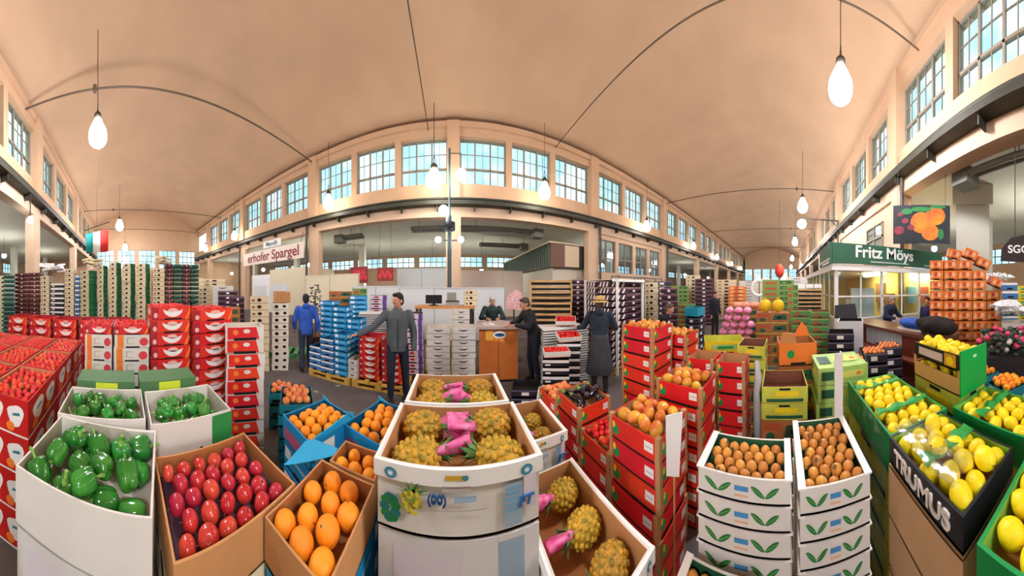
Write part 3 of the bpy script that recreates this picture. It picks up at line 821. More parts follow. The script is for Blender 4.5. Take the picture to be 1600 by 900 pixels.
        for i in range(22):
            a = i*2.4; up = .03+.075*(i/22); tilt = .055*(1-i/22)+.006
            p0 = Vector((.014*math.cos(a), .014*math.sin(a), .078)); p1 = Vector((tilt*math.cos(a), tilt*math.sin(a), .085+up)); pm = p0.lerp(p1, .5)+Vector((0, 0, .012))
            sd = Vector((-math.sin(a), math.cos(a), 0))*.008
            vs = [p0-sd, p0+sd, pm+sd*.9, pm-sd*.9, p1]; off = Vector((0, 0, -.0025))
            vs = vs+[v_+off for v_ in vs]
            s.add(vs, [(0, 1, 2, 3), (3, 2, 4), (5, 8, 7, 6), (8, 9, 7), (0, 5, 6, 1), (1, 6, 7, 2), (2, 7, 9, 4), (3, 4, 9, 8), (0, 3, 8, 5)], 0)
        P = [('rind', b, [pinem]), ('crown', s, [pineg])]
    _C['f'+kind] = [(nm, m.mesh(kind+'_'+nm, mt)) for nm, m, mt in P]
    return _C['f'+kind]
def place(kind, name, label, cat, group, M, sc=1.0, rot=None, parts=True):
    P = fruit(kind)
    r = rot or (rnd.uniform(0, 6.3), rnd.uniform(0, 6.3), rnd.uniform(0, 6.3))
    T = M @ Matrix.Diagonal((1, 1, 1, 1)) @ Euler(r).to_matrix().to_4x4()
    o = bpy.data.objects.new(name, P[0][1]); COL.objects.link(o)
    o.matrix_world = T; o.scale = (sc,)*3
    tag(o, label, cat, group)
    if parts:
        for nm, me in P[1:]:
            c = bpy.data.objects.new(nm, me); COL.objects.link(c); c.parent = o
    return o
def fill(kind, bx, nx, ny, r, desc, where, name, cat, group, sc=1, upright=.0, layers=1, skip=0, dome=0, hx=True, M0=None, parts=True, mx=None):
    """fruit laid in staggered rows in a rectangular box bx=(x,y,rz,w,d,z): rows front to back, each row left to right"""
    x, y, rz, w_, d_, z = bx
    B = Matrix.Translation((x, y, 0)) @ Matrix.Rotation(rz, 4, 'Z')
    out = []; todo = []
    for j in range(ny):
        n_ = nx-(1 if (hx and j % 2) else 0)
        for i in range(n_):
            if rnd.random() < skip: continue
            u = (i+.5+(.5 if (hx and j % 2) else 0))/nx; v_ = (j+.5)/ny
            jt = .75 if kind == 'tomato' else .38 if kind in ('tomato', 'pepper') else .14
            px = -w_/2+u*w_+rnd.uniform(-jt, jt)*r; py = -d_/2+v_*d_+rnd.uniform(-jt, jt)*r
            pz = z+rnd.uniform(-.15, .15)*r+dome*(1-(2*u-1)**2)*(1-(2*v_-1)**2)
            rot = None
            if upright: rot = (rnd.uniform(-upright, upright), rnd.uniform(-upright, upright), rnd.uniform(0, 6.3))
            lb = '%s, %s from left in %s row of %s' % (desc, ROW[i], ROW[j], where)
            todo.append([Vector((px, py, pz)), sc*rnd.uniform(.93, 1.07), rot, lb])
    rr = {'apple': .0365, 'orange': .041, 'persimmon': .029, 'lemon': .0355, 'mango': .047, 'tomato': .026, 'pepper': .045, 'peach': .037, 'aubergine': .03}[kind]
    for it in range(60):
        moved = False
        for i1 in range(len(todo)):
            p = todo[i1]; r1 = rr*p[1]
            for i2 in range(i1+1, len(todo)):
                q = todo[i2]; dv = p[0]-q[0]; L0 = dv.length; need = r1+rr*q[1]
                if L0 < need:
                    if L0 < 1e-5: dv = Vector((.001, .002, .003)); L0 = dv.length
                    s_ = dv*((need-L0)/L0*.5); p[0] += s_; q[0] -= s_; moved = True
            lx, ly = w_/2-r1*1.0, d_/2-r1*1.0
            p[0].x = max(-lx, min(lx, p[0].x)); p[0].y = max(-ly, min(ly, p[0].y)); p[0].z = max(z-.004, min(z+.07, p[0].z))
        if not moved: break
    for P_, s_, rot, lb in todo: out.append(place(kind, name, lb, cat, group, B @ Matrix.Translation(P_), s_, rot, parts))
    return out
def box_thing(name, label, cat, x, y, rz, z0, w, d, h, mo, mi, group=None, t=.008, liner=None, lz=None, low=0):
    """open carton with a liner tray inside, origin at its base centre"""
    T = thing(name, label, cat, (x, y, z0), rz, group)
    m = MB(); walls(m, w, d, h, t, 0, 1, lowfront=low); link('carton_body', m.mesh('carton_body', [mo, mi]), T)
    if liner:
        m = MB(); m.bx(-w/2+t+.002, -d/2+t+.002, t+.001, w/2-t-.002, d/2-t-.002, lz); link('tray_liner', m.mesh('tray_liner', [liner]), T)
    return T
def patch(T, name, w, d, h, mats, items):
    """printed patches as one part: items = (side, pts, mat index, offset)"""
    m = MB()
    for side, pts, mi, off in items: m.face((w, d, h), side, pts, mi, off)
    return link(name, m.mesh(name, mats), T)
# ================================================================== foreground, left: peppers, apples, oranges
HP = PI/2
def support(kind, x, y, rz, w, d, ztop, h, name, desc, where, group=None, cat='carton'):
    n = max(1, int(round(ztop/h))); hh = ztop/n
    return stack(kind, n, w, d, hh, x, y, rz, name, desc, where, cat=cat, group=group or where, jit=.004)
def white_carton(label, x, y, rz, w, d, h, z0, green_side=False):
    T = box_thing('white_carton', label, 'carton', x, y, rz, z0, w, d, h, whitec, whitei, 'white cartons of green peppers', liner=whitei, lz=h-.15)
    patch(T, 'handle_hole', w, d, h, [slot], [('L', oval(.5, .62, .1, .1), 0, .002), ('R', oval(.5, .62, .1, .1), 0, .002)]+([('F', oval(.40, .3, .03, .045), 0, .002), ('F', oval(.60, .36, .03, .045), 0, .002)] if green_side else []))
    m = MB(); t = .006                       # folded corner flaps that stand above the rim at the back
    for sx in (-1, 1):
        m.prism([(sx*w/2, 0), (sx*(w/2-.17), 0), (sx*w/2, -.12)], Matrix.Translation((0, d/2-.016, h)), t)
    link('corner_flap', m.mesh('corner_flap', [whitec]), T)
    if green_side:
        m = MB(); m.bx(w*.24, -d/2-.004, .0, w/2+.004, -d/2-.0005, h-.012); m.bx(w/2+.0005, -d/2, 0, w/2+.004, d/2, h-.012); link('green_end_panel', m.mesh('green_end_panel', [mat('leaf_green_panel', '#2f8a45', .5)]), T)
    return T
white_carton('large white carton of green peppers at the lower left corner', -.990, -.150, R(80), .575, .45, .26, .84)
white_carton('white carton of green peppers just behind the large pepper carton', -1.46, -.15, HP, .55, .38, .27, .83)
white_carton('white pepper carton with a green end, behind the red apples', -1.41, .41, HP, .52, .40, .30, .80, True)
support('plainwhite', -.990, -.150, R(80), .565, .44, .84, .28, 'white_carton', 'white carton', 'stack under large pepper carton')
support('plainwhite', -1.46, -.15, HP, .55, .38, .83, .27, 'white_carton', 'white carton', 'stack under second pepper carton')
support('plainwhite', -1.41, .42, HP, .50, .40, .80, .27, 'white_carton', 'white carton', 'stack under green-ended pepper carton')
fill('pepper', (-.990, -.150, R(80), .54, .42, 1.03), 5, 4, .045, 'green pepper', 'large white carton', 'bell_pepper', 'pepper', 'peppers in the large carton', 1.36, dome=.02)
fill('pepper', (-1.45, -.15, HP, .48, .32, 1.02), 6, 4, .04, 'green pepper', 'middle white carton', 'bell_pepper', 'pepper', 'peppers in the second carton', 1.08, dome=.02)
fill('pepper', (-1.41, .42, HP, .43, .33, 1.02), 5, 4, .04, 'green pepper', 'green-ended white carton', 'bell_pepper', 'pepper', 'peppers in the green ended carton', 1.08, dome=.02)
for y, lb in ((-.16, 'closed dark green carton with yellow label behind the middle pepper carton'), (.36, 'closed dark green carton behind the green-ended pepper carton')):
    T = thing('green_carton', lb, 'carton', (-1.83, y, 0), HP)
    m = MB(); m.bx(-.24, -.12, 0, .24, .12, 1.13); link('carton_body', m.mesh('carton_body', [mat('moss_green_carton', '#4f7a4c', .6, .1, 6)]), T)
    m = MB(); m.bx(-.08, -.127, 1.04, .1, -.12, 1.12); link('yellow_label', m.mesh('yellow_label', [mat('acid_label', '#cfe03a', .5)]), T)
# red apples
T = box_thing('apple_carton', 'shallow brown cardboard carton of red apples in front', 'carton', -.88, .428, HP, .80, .545, .44, .20, card, card_in, None, .009, liner=mat('dark_tray_card', '#4b3040', .8), lz=.105)
support('cream', -.88, .428, HP, .54, .43, .80, .2, 'apple_carton', 'brown carton', 'stack under the apple carton')
fill('apple', (-.88, .428, HP, .50, .40, .957), 6, 5, .035, 'red apple', 'brown cardboard carton', 'apple', 'apple', 'apples in the brown carton', 1.03, dome=.012)
# oranges: two wooden-edged cartons and two blue crates
def orange_box(label, x, y, rz, w, d, h, z0, mo, mi, trim=None):
    T = box_thing('orange_carton', label, 'carton', x, y, rz, z0, w, d, h, mo, mi, 'cartons of oranges', liner=mi, lz=h-.10)
    return T
orange_box('brown cardboard carton of large oranges at the bottom edge', -.50, .70, 0, .295, .38, .18, .82, card, card_in)
orange_box('narrow brown carton of oranges touching the white pineapple carton', -.485, .99, 0, .25, .17, .18, .82, card, card_in)
for cx, cy, w_, d_, lb, rz in ((-.875, 1.16, .33, .38, 'left bright blue carton of oranges with torn flap', R(-15)), (-.475, 1.345, .34, .40, 'right bright blue carton of oranges beside the pineapples', R(-16))):
    T = orange_box(lb, cx, cy, rz, w_, d_, .16, .84, blue, blued)
    patch(T, 'printed_side', w_, d_, .16, [white, mat('pinkish_print', '#b3587a', .6), tealp], [('L', rect(.55, .1, .95, .9), 0, .002), ('F', rect(.08, .15, .85, .6), 1, .002), ('L', oval(.75, .5, .1, .25), 2, .004), ('R', rect(.1, .2, .5, .8), 0, .002)])
    m = MB()
    for sx in (-1, 1): m.prism([(sx*w_/2, 0), (sx*(w_/2-.1), 0), (sx*w_/2, .035)], Matrix.Translation((0, d_/2-.014, .16)), .006)
    m.prism([(-w_/2, 0), (w_/2, 0), (w_/2-.05, .05), (-w_/2+.02, .02)], Matrix.Translation((w_/2, 0, .16)) @ Matrix.Rotation(HP, 4, 'Z') @ Matrix.Translation((0, 0, 0)), .006)
    link('corner_flap', m.mesh('corner_flap', [mat('light_blue_flap', '#27a9dc', .5)]), T)
T = thing('torn_flap', 'loose bright blue cardboard flap between apples and oranges', 'cardboard', (-.70, .86, .98), R(40))
m = MB(); m.prism([(-.14, -.02), (.13, .02), (.15, .05), (.02, .10), (-.03, .09)], Matrix.Rotation(R(-50), 4, 'X'), .006); link('card_sheet', m.mesh('card_sheet', [mat('light_blue_flap', '#27a9dc', .5)]), T)
support('blue', -.50, .70, 0, .29, .37, .82, .16, 'blue_crate', 'blue crate', 'stack under large oranges', cat='crate')
support('blue', -.485, .99, 0, .24, .16, .82, .16, 'blue_crate', 'blue crate', 'stack under narrow orange carton', cat='crate')
support('blue', -.875, 1.16, R(-15), .32, .37, .84, .16, 'blue_crate', 'blue crate', 'stack under left blue carton', cat='crate')
support('blue', -.475, 1.345, R(-16), .33, .39, .84, .16, 'blue_crate', 'blue crate', 'stack under right blue carton', cat='crate')
fill('orange', (-.50, .70, 0, .275, .36, .965), 3, 4, .04, 'large orange', 'brown bottom carton', 'orange', 'orange', 'oranges in the brown bottom carton', 1.08, dome=.01)
fill('orange', (-.485, .99, 0, .23, .15, .965), 3, 2, .04, 'orange', 'narrow brown carton', 'orange', 'orange', 'oranges in the narrow carton', .88)
fill('orange', (-.875, 1.16, R(-15), .30, .35, .965), 4, 5, .035, 'orange', 'left blue carton', 'orange', 'orange', 'oranges in the left blue carton', .84, dome=.03)
fill('orange', (-.475, 1.345, R(-16), .31, .37, .965), 4, 5, .035, 'orange', 'right blue carton', 'orange', 'orange', 'oranges in the right blue carton', .88, dome=.03)

# ------------------------------------------------------------------ pineapples
def pine_carton(label, x, y, w, d, h, z0, rz=0, full=True, grp='pineapple cartons'):
    T = box_thing('pineapple_carton', label, 'carton', x, y, rz, z0, w, d, h, whitec, card, grp, .009, liner=card_in, lz=h-.175)
    m = MB(); m.bx(-w/2-.012, -d/2-.012, h-.055, w/2+.012, -d/2, h+.004); m.bx(-w/2-.012, -d/2, h-.05, -w/2, d/2, h+.002); m.bx(w/2, -d/2, h-.05, w/2+.012, d/2, h+.002)
    link('folded_rim', m.mesh('folded_rim', [white]), T)
    gold = mat('print_gold', '#cfa63a', .5)
    cx, cy = .22, .60
    m = MB()
    D = (w, d, h)
    m.face(D, 'F', oval(.09, .88, .038, .08, 18), 1, .0145); m.face(D, 'F', oval(.09, .88, .025, .052, 14), 8, .0155); m.face(D, 'F', oval(.09, .88, .014, .03, 10), 0, .0165)
    m.face(D, 'F', oval(.91, .88, .038, .08, 18), 1, .0145); m.face(D, 'F', oval(.91, .88, .025, .052, 14), 8, .0155); m.face(D, 'F', oval(.91, .88, .014, .03, 10), 0, .0165)
    for i in range(95):      # printed pineapple with its leaves
        a = rnd.uniform(0, 2*PI); r_ = rnd.uniform(.02, .9)**.6
        u = cx+.065*r_*math.cos(a); v_ = cy-.05+.17*r_*math.sin(a)
        m.face(D, 'F', oval(u, v_, .013, .033, 6), 2 if i % 3 else 3, .0145+.0001*i)
    for i in range(9):
        a = R(8+i*20); L_ = .12
        m.face(D, 'F', [(cx+.012, cy+.04), (cx-.012, cy+.08), (cx+L_*math.cos(a), cy+.05+.20*math.sin(a))], 4 if i % 2 else 3, .0175)
    for i in range(9):
        a = R(60+i*40); m.face(D, 'F', oval(.09+.035*math.cos(a), .38+.15*math.sin(a), .035, .07, 7), 5 if i % 2 else 4, .016+.0002*i)
    m.face(D, 'F', rect(.42, .88, .55, .95), 6, .0145); m.face(D, 'F', oval(.535, .915, .02, .04), 1, .0155)
    m.face(D, 'F', rect(.40, .72, .57, .77), 7, .0145); m.face(D, 'F', rect(.40, .79, .57, .80), 7, .0145)
    for k in range(4): m.face(D, 'F', rect(.47, .575+k*.022, .60, .587+k*.022), 8, .0145)
    m.face(D, 'F', rect(.33, .45, .66, .465), 7, .0145)
    m.face(D, 'F', rect(.77, .12, .88, .74), 9, .0145); m.face(D, 'F', rect(.89, .3, .97, .80), 10, .0145)
    for k in range(5): m.face(D, 'F', rect(.78, .66-k*.08, .87, .69-k*.08), 8, .0155)
    link('printed_front', m.mesh('printed_front', [white, mat('stamp_teal', '#3c8794', .5), mat('print_yellow', '#d9c23f', .5), mat('print_olive', '#8f9a3a', .5), leafp, mat('print_dark_teal', '#1f6a6a', .5), gold, mat('print_grey', '#b5aca4', .6), mat('print_sky', '#6ba7cf', .5), mat('print_steel', '#94a8b6', .6), mat('pale_lilac', '#d6ccd0', .6)]), T)
    dk = navy
    lettering('(00)', h*.17, dk, T, (w*(.37-.5), -d/2-.0165, h*.61), (HP, 0, 0), bold=True)
    lettering('FT', h*.2, mat('print_mid_blue', '#2d66a0', .5), T, (w*.40, -d/2-.0165, h*.44), (HP, 0, 0), bold=True, shear=.2)
    return T
pine_carton('white pineapple carton with printed pineapple, front centre', .02, .935, .60, .39, .25, 1.01)
pine_carton('second white pineapple carton behind the front one', .02, 1.345, .56, .38, .25, 1.01)
pine_carton('lower pineapple carton right of the front one', .49, .755, .32, .57, .22, .68)
pine_carton('small pineapple carton with handle hole right of the rear one', .50, 1.30, .30, .40, .25, .78)
for nm, x, y, w_, d_, zt, wh in (('a', .02, .935, .60, .39, 1.01, 'stack under front pineapple carton'), ('b', .02, 1.345, .56, .38, 1.01, 'stack under rear pineapple carton'),
                          ('c', .49, .755, .32, .57, .68, 'stack under lower pineapple carton'), ('d', .50, 1.30, .30, .40, .78, 'stack under small pineapple carton')):
    support('plainwhite', x, y, 0, w_, d_, zt, .25, 'pineapple_carton', 'white carton', wh)
sleevem = mat('magenta_sleeve', '#cc1468', .32, .0, 26, col2='#f08cc0')
def pine_place(label, x, y, z, rx, rz, sc=1.0, sleeve=False, grp='pineapples in cartons'):
    M = Matrix.Translation((x, y, z)) @ Matrix.Rotation(rz, 4, 'Z') @ Matrix.Rotation(rx, 4, 'X')
    o = place('pineapple', 'pineapple', label, 'pineapple', grp, M, sc, (0, 0, rnd.uniform(0, 6)))
    if sleeve:
        if 'sleeve' not in _C:
            m = MB(); n = 14
            prof = [(.022, .07), (.032, .10), (.036, .14), (.036, .18), (.030, .205)]
            vs = []
            for j, (r_, z_) in enumerate(prof):
                for i in range(n):
                    a = 2*PI*i/n; q = r_*(1+.14*math.sin(3*a+j)+.1*math.sin(5*a-j*2)); vs.append((1.25*q*math.cos(a), .62*q*math.sin(a), z_))
            fs = [(j*n+i, j*n+(i+1) % n, (j+1)*n+(i+1) % n, (j+1)*n+i) for j in range(len(prof)-1) for i in range(n)]+[tuple(4*n+i for i in range(n))]
            m.add(vs, fs, 0, True); _C['sleeve'] = m.mesh('magenta_sleeve', [sleevem])
        s = link('leaf_sleeve', _C['sleeve'], o)
    return o
# crowns point to the middle of each carton, most wrapped in printed magenta sleeves
for x, y, z, rx, rz, s, lb in ((-.150, .84, 1.205, 80, 103, 1, 'pineapple at left front of the front white carton'), (-.150, 1.025, 1.21, 80, 84, 1, 'pineapple at left back of the front white carton'),
                         (.19, .84, 1.205, 80, -103, 0, 'pineapple at right front of the front white carton'), (.19, 1.03, 1.215, 76, -80, 1, 'pineapple at right back of the front white carton')):
    pine_place(lb, x, y, z, R(rx), R(rz), 1.13, bool(s))
for x, y, rx, rz, s, lb in ((-.142, 1.255, 80, 103, 1, 'pineapple at left front of the rear white carton'), (-.142, 1.43, 80, 84, 1, 'pineapple at left back of the rear white carton'),
                        (.182, 1.255, 80, -100, 1, 'pineapple at right front of the rear white carton'), (.182, 1.43, 80, -84, 0, 'pineapple at right back of the rear white carton')):
    pine_place(lb, x, y, 1.20, R(rx), R(rz), 1.04, bool(s))
for x, y, rz, s, lb in ((.545, .94, -82, 1, 'pineapple at the back of the lower pineapple carton'), (.545, .76, -85, 1, 'pineapple in the middle of the lower pineapple carton'), (.545, .585, -85, 0, 'pineapple at the near end of the lower pineapple carton')):
    pine_place(lb, x, y, .83, R(78), R(rz), .98, bool(s))
pine_place('pineapple inside the small carton with handle hole', .55, 1.38, .95, R(75), R(-82), .8, False)
pine_place('near pineapple in small carton beside rear pineapple carton', .55, 1.22, .95, R(75), R(-82), .8, True)

# ------------------------------------------------------------------ red mango crates, right of centre
def mstack(n, x, y, w, d, h, where, rz=-HP, kind='mango'):
    return stack(kind, n, w, d, h, x, y, rz, 'mango_crate' if kind == 'mango' else 'fruit_crate', 'red tray', where, cat='crate')
mstack(7, 1.155, .855, .41, .35, .15, 'nearest red stack')
mstack(5, 1.155, 1.24, .35, .35, .15, 'low red tomato stack')
mstack(6, 1.155, 1.625, .40, .35, .15, 'red aubergine stack')
mstack(5, 1.155, 2.05, .40, .35, .15, 'red stack behind the aubergines')
mstack(10, 1.9, 1.42, .42, .40, .15, 'tallest red stack beside the coat')
mstack(9, 2.38, 1.30, .42, .40, .15, 'red stack right of the tallest one')
mstack(7, 1.68, .82, .42, .36, .16, 'red stack with pale mangoes')
mstack(7, 2.22, .52, .30, .32, .165, 'narrow red stack beside yellow-green crates')
mstack(7, 2.22, .86, .30, .32, .165, 'narrow red stack in second line')
fill('mango', (1.155, .855, -HP, .36, .30, 1.03), 4, 3, .045, 'red-yellow mango', 'nearest red tray', 'mango', 'mango', 'mangoes in the nearest red tray', .95, dome=.02)
fill('mango', (1.68, .82, -HP, .36, .30, 1.095), 4, 3, .045, 'pale red mango', 'second mango tray', 'mango', 'mango', 'mangoes in the second red tray', .95, dome=.02)
fill('aubergine', (1.155, 1.625, -HP, .30, .28, .875), 4, 3, .04, 'dark aubergine', 'aubergine tray', 'aubergine', 'aubergine', 'aubergines in the red tray', .95, dome=.02)
fill('tomato', (1.155, 1.24, -HP, .30, .30, .735), 6, 5, .026, 'red tomato', 'low red tray', 'tomato', 'tomato', 'tomatoes in the low red tray', 1.1)
fill('peach', (1.155, 2.05, -HP, .35, .30, .735), 5, 4, .036, 'reddish peach', 'tray behind the aubergines', 'peach', 'peach', 'peaches behind the aubergines', 1)
fill('mango', (1.9, 1.42, -HP, .36, .34, 1.485), 4, 3, .045, 'ripe mango', 'tallest red stack tray', 'mango', 'mango', 'mangoes on the tallest red stack', .9)
fill('mango', (2.38, 1.30, -HP, .36, .34, 1.335), 4, 3, .045, 'orange mango', 'tray right of tallest stack', 'mango', 'mango', 'mangoes right of the tallest stack', .9)
T = thing('price_card', 'blank white price card standing between mangoes and persimmons', 'card', (1.06, .60, .80), R(-65))
m = MB(); m.prism([(-.045, 0), (.03, 0), (.05, .38), (-.05, .35)], Matrix.Translation((0, 0, 0)), .006); link('card_sheet', m.mesh('card_sheet', [white]), T)
m = MB(); m.tube((0, .012, -.8), (0, .012, .3), .006, n=6); link('card_stake', m.mesh('card_stake', [lath]), T)

# ------------------------------------------------------------------ persimmons
def persimmon_box(label, x, y, w, d, h, z0):
    T = box_thing('persimmon_carton', label, 'carton', x, y, -HP, z0, w, d, h, whitec, greend, 'printed white cartons of persimmons', .01, liner=greend, lz=h-.075)
    D = (w, d, h)
    for s_ in 'FBLR':
        m = MB()
        for cu, sg in ((.15, -1), (.30, 1), (.66, -1), (.81, 1)):     # leaf pairs
            n_ = 12; pts = []
            for i in range(n_):
                a = 2*PI*i/n_; lx = .075*math.cos(a); ly = .17*math.sin(a)*abs(math.sin(a))**.4
                pts.append((cu+lx-.0*ly, .5+ly*.8+sg*lx*2.6))
            m.face(D, s_, pts, 0, .002)
            m.face(D, s_, [(cu-.06, .5-sg*.155), (cu+.06, .5+sg*.155), (cu+.06, .5+sg*.155+.02), (cu-.06, .5-sg*.155+.02)], 3, .003)
        m.face(D, s_, rect(.41, .46, .56, .66), 1, .002); m.face(D, s_, rect(.41, .24, .56, .32), 2, .002)
        link('printed_band', m.mesh('printed_band', [leafp, mat('logo_blue', '#4a8fc4', .5), mat('faint_orange', '#e9b48a', .6), limeg]), T)
    m = MB(); e = .012
    for sx in (-1, 1): m.bx(sx*(w/2-.008)-.018, -d/2-.003, h-.004, sx*(w/2-.008)+.018, d/2+.003, h+.004)
    link('white_rim', m.mesh('white_rim', [white]), T)
    return T
for k in range(8):
    lb = ['left persimmon carton with leaf print, topmost of its stack', 'left persimmon stack carton, second from top']
    persimmon_box(lb[k] if k < 2 else 'left persimmon stack carton, %s' % level(k, 8), 1.11, .185, .45, .27, .12, .88-.125*k)
for k in range(8):
    persimmon_box('right persimmon stack carton with blue logo, %s' % level(k, 8), 1.17, -.25, .335, .48, .12, .88-.125*k)
persimmon_box('low persimmon carton leaning forward of the left persimmon stack', .79, .27, .33, .24, .12, .50)
support('whitered', .79, .27, -HP, .33, .24, .5, .125, 'fruit_carton', 'white carton', 'low stack before the persimmons')
fill('persimmon', (1.11, .185, -HP, .42, .24, .965), 7, 4, .029, 'brownish persimmon', 'left printed carton', 'persimmon', 'persimmon', 'persimmons in the left carton', 1)
fill('persimmon', (1.17, -.25, -HP, .305, .45, .965), 5, 7, .029, 'orange persimmon', 'right printed carton', 'persimmon', 'persimmon', 'persimmons in the right carton', 1.05, hx=True)
fill('persimmon', (.79, .27, -HP, .30, .21, .595), 5, 3, .029, 'persimmon', 'low leaning carton', 'persimmon', 'persimmon', 'persimmons in the low carton', 1)
T = thing('corner_board', 'upright white cardboard corner post beside the right persimmons', 'corner post', (1.44, -.395, 0), 0)
m = MB(); m.bx(-.03, -.03, 0, .03, -.022, 1.44); m.bx(-.03, -.022, 0, -.022, .03, 1.44); link('angled_board', m.mesh('angled_board', [mat('pale_board', '#dcd8d6', .6)]), T)

# ------------------------------------------------------------------ lemons, far right
def paper_strip(T, x0, x1, w_, z, y=0):
    """wavy green tissue strip lying over the fruit"""
    m = MB(); vs = []; n_ = 16
    for i in range(n_+1):
        x = x0+(x1-x0)*i/n_
        for s_ in (-1, 1): vs.append((x, y+s_*w_+.006*math.sin(i*1.3), z+.008*math.sin(i*1.1+s_)))
    k_ = len(vs); vs += [(a_, b_, c_-.002) for a_, b_, c_ in vs]
    fs = []
    for i in range(n_): fs += [(2*i, 2*i+2, 2*i+3, 2*i+1), (k_+2*i+1, k_+2*i+3, k_+2*i+2, k_+2*i)]
    fs += [(2*i, k_+2*i, k_+2*i+2, 2*i+2) for i in range(n_)]+[(2*i+1, 2*i+3, k_+2*i+3, k_+2*i+1) for i in range(n_)]
    m.add(vs, fs, 0, True); link('green_tissue', m.mesh('green_tissue', [mat('green_tissue_paper', '#2a9a44', .45, .15, 30)]), T)
def lemon_carton(label, x, y, w, d, h, z0, mo=None, rz=-HP):
    return box_thing('lemon_carton', label, 'carton', x, y, rz, z0, w, d, h, mo or green, mat('pale_green_inner', '#8cbf4a', .6), 'cartons of lemons', .012, liner=card_in, lz=h-.105)
T = lemon_carton('long bright green carton of lemons with divider, left of the lemon group', 1.34, -.775, .43, .72, .22, .88)
paper_strip(T, -.20, .20, .03, .245, -.17); paper_strip(T, -.20, .20, .035, .235, .20)
support('yellowgreen', 1.34, -.775, -HP, .42, .70, .88, .22, 'green_carton', 'green carton', 'stack under long lemon carton')
T = lemon_carton('dark-fronted carton of lemons with bold white lettering', .68, -.70, .36, .48, .125, 1.025, black)
lettering('TRUMUS', .095, white, T, (-.36/2-.003, .0, .062), (HP, 0, -HP), bold=True)
paper_strip(T, -.155, .155, .035, .155)
support('tanbox', .68, -.70, -HP, .36, .48, 1.02, .255, 'fruit_carton', 'tan carton', 'stack under the lettered lemon carton')
T = lemon_carton('green carton of lemons behind the lettered one', .70, -1.22, .39, .52, .18, .92); paper_strip(T, -.18, .18, .035, .205, .05)
support('yellowgreen', .70, -1.22, -HP, .38, .5, .92, .23, 'green_carton', 'green carton', 'stack under rear lemon carton')
T = lemon_carton('green lemon carton at the extreme lower right corner', .165, -.70, .39, .42, .20, .93)
support('yellowgreen', .165, -.70, -HP, .38, .4, .93, .23, 'green_carton', 'green carton', 'stack at the lower right corner')
# two-tier display crate
T = thing('lemon_display_crate', 'tall two-tier lemon crate with a solid green end board', 'crate', (1.285, -1.31, 1.1), -HP, 'lemon display crate')
m = MB(); walls(m, .31, .56, .13, .01, 0, 1); link('lower_tray', m.mesh('lower_tray', [mat('tan_wood_ply', '#d3a868', .6, .08, 6), card_in]), T)
m = MB(); walls(m, .31, .56, .12, .01, 0, 1); o = link('upper_tray', m.mesh('upper_tray', [black, card_in]), T, (0, 0, .18))
m = MB()
for s_ in 'LR': m.face((.31, .56, .12), s_, rect(.12, .25, .66, .8), 0); m.face((.31, .56, .12), s_, rect(.7, .15, .92, .95), 1); m.face((.31, .56, .12), s_, oval(.81, .5, .07, .28), 2, .003)
link('printed_label', m.mesh('printed_label', [mat('pale_rose_label', '#d9c7cb', .6), mat('orange_label', '#e3a32b', .5), lemm]), o)
m = MB()
for sx in (-1, 1):
    for sy in (-1, 1): m.bx(sx*.15-.012, sy*.27-.012, .12, sx*.15+.012, sy*.27+.012, .19)
link('corner_post', m.mesh('corner_post', [lath]), T)
m = MB(); m.bx(-.165, -.295, 0, .165, -.282, .335); link('end_board', m.mesh('end_board', [mat('vivid_green_board', '#0fae4c', .45)]), T)
m = MB(); m.prism(oval(0, .27, .025, .012), Matrix.Translation((0, -.2965, 0)), .001); link('board_emblem', m.mesh('board_emblem', [mat('pale_emblem', '#bfe3c4', .5)]), T)
support('yellowgreen', 1.285, -1.31, -HP, .31, .56, 1.1, .22, 'green_carton', 'green carton', 'stack under two-tier lemon crate')
fill('lemon', (1.34, -.775, -HP, .40, .69, 1.072), 5, 8, .032, 'yellow lemon', 'long green carton', 'lemon', 'lemon', 'lemons in the long green carton', 1.13, dome=.02)
fill('lemon', (.68, -.70, -HP, .33, .45, 1.122), 4, 5, .032, 'big yellow lemon', 'lettered black carton', 'lemon', 'lemon', 'lemons in the lettered carton', 1.26, dome=.02)
fill('lemon', (.70, -1.22, -HP, .36, .49, 1.065), 4, 6, .032, 'lemon', 'rear green carton', 'lemon', 'lemon', 'lemons in the rear green carton', 1.18, dome=.02)
fill('lemon', (.165, -.70, -HP, .36, .39, 1.095), 4, 4, .032, 'lemon', 'corner green carton', 'lemon', 'lemon', 'lemons in the corner carton', 1.22, dome=.02)
fill('lemon', (1.285, -1.31, -HP, .28, .53, 1.385), 4, 7, .032, 'lemon', 'two-tier crate top', 'lemon', 'lemon', 'lemons on top of the two tier crate', 1.08)
fill('lemon', (1.285, -1.31, -HP, .28, .53, 1.205), 3, 7, .032, 'lemon', 'two-tier crate lower tray', 'lemon', 'lemon', 'lemons in the lower tray', 1.0)
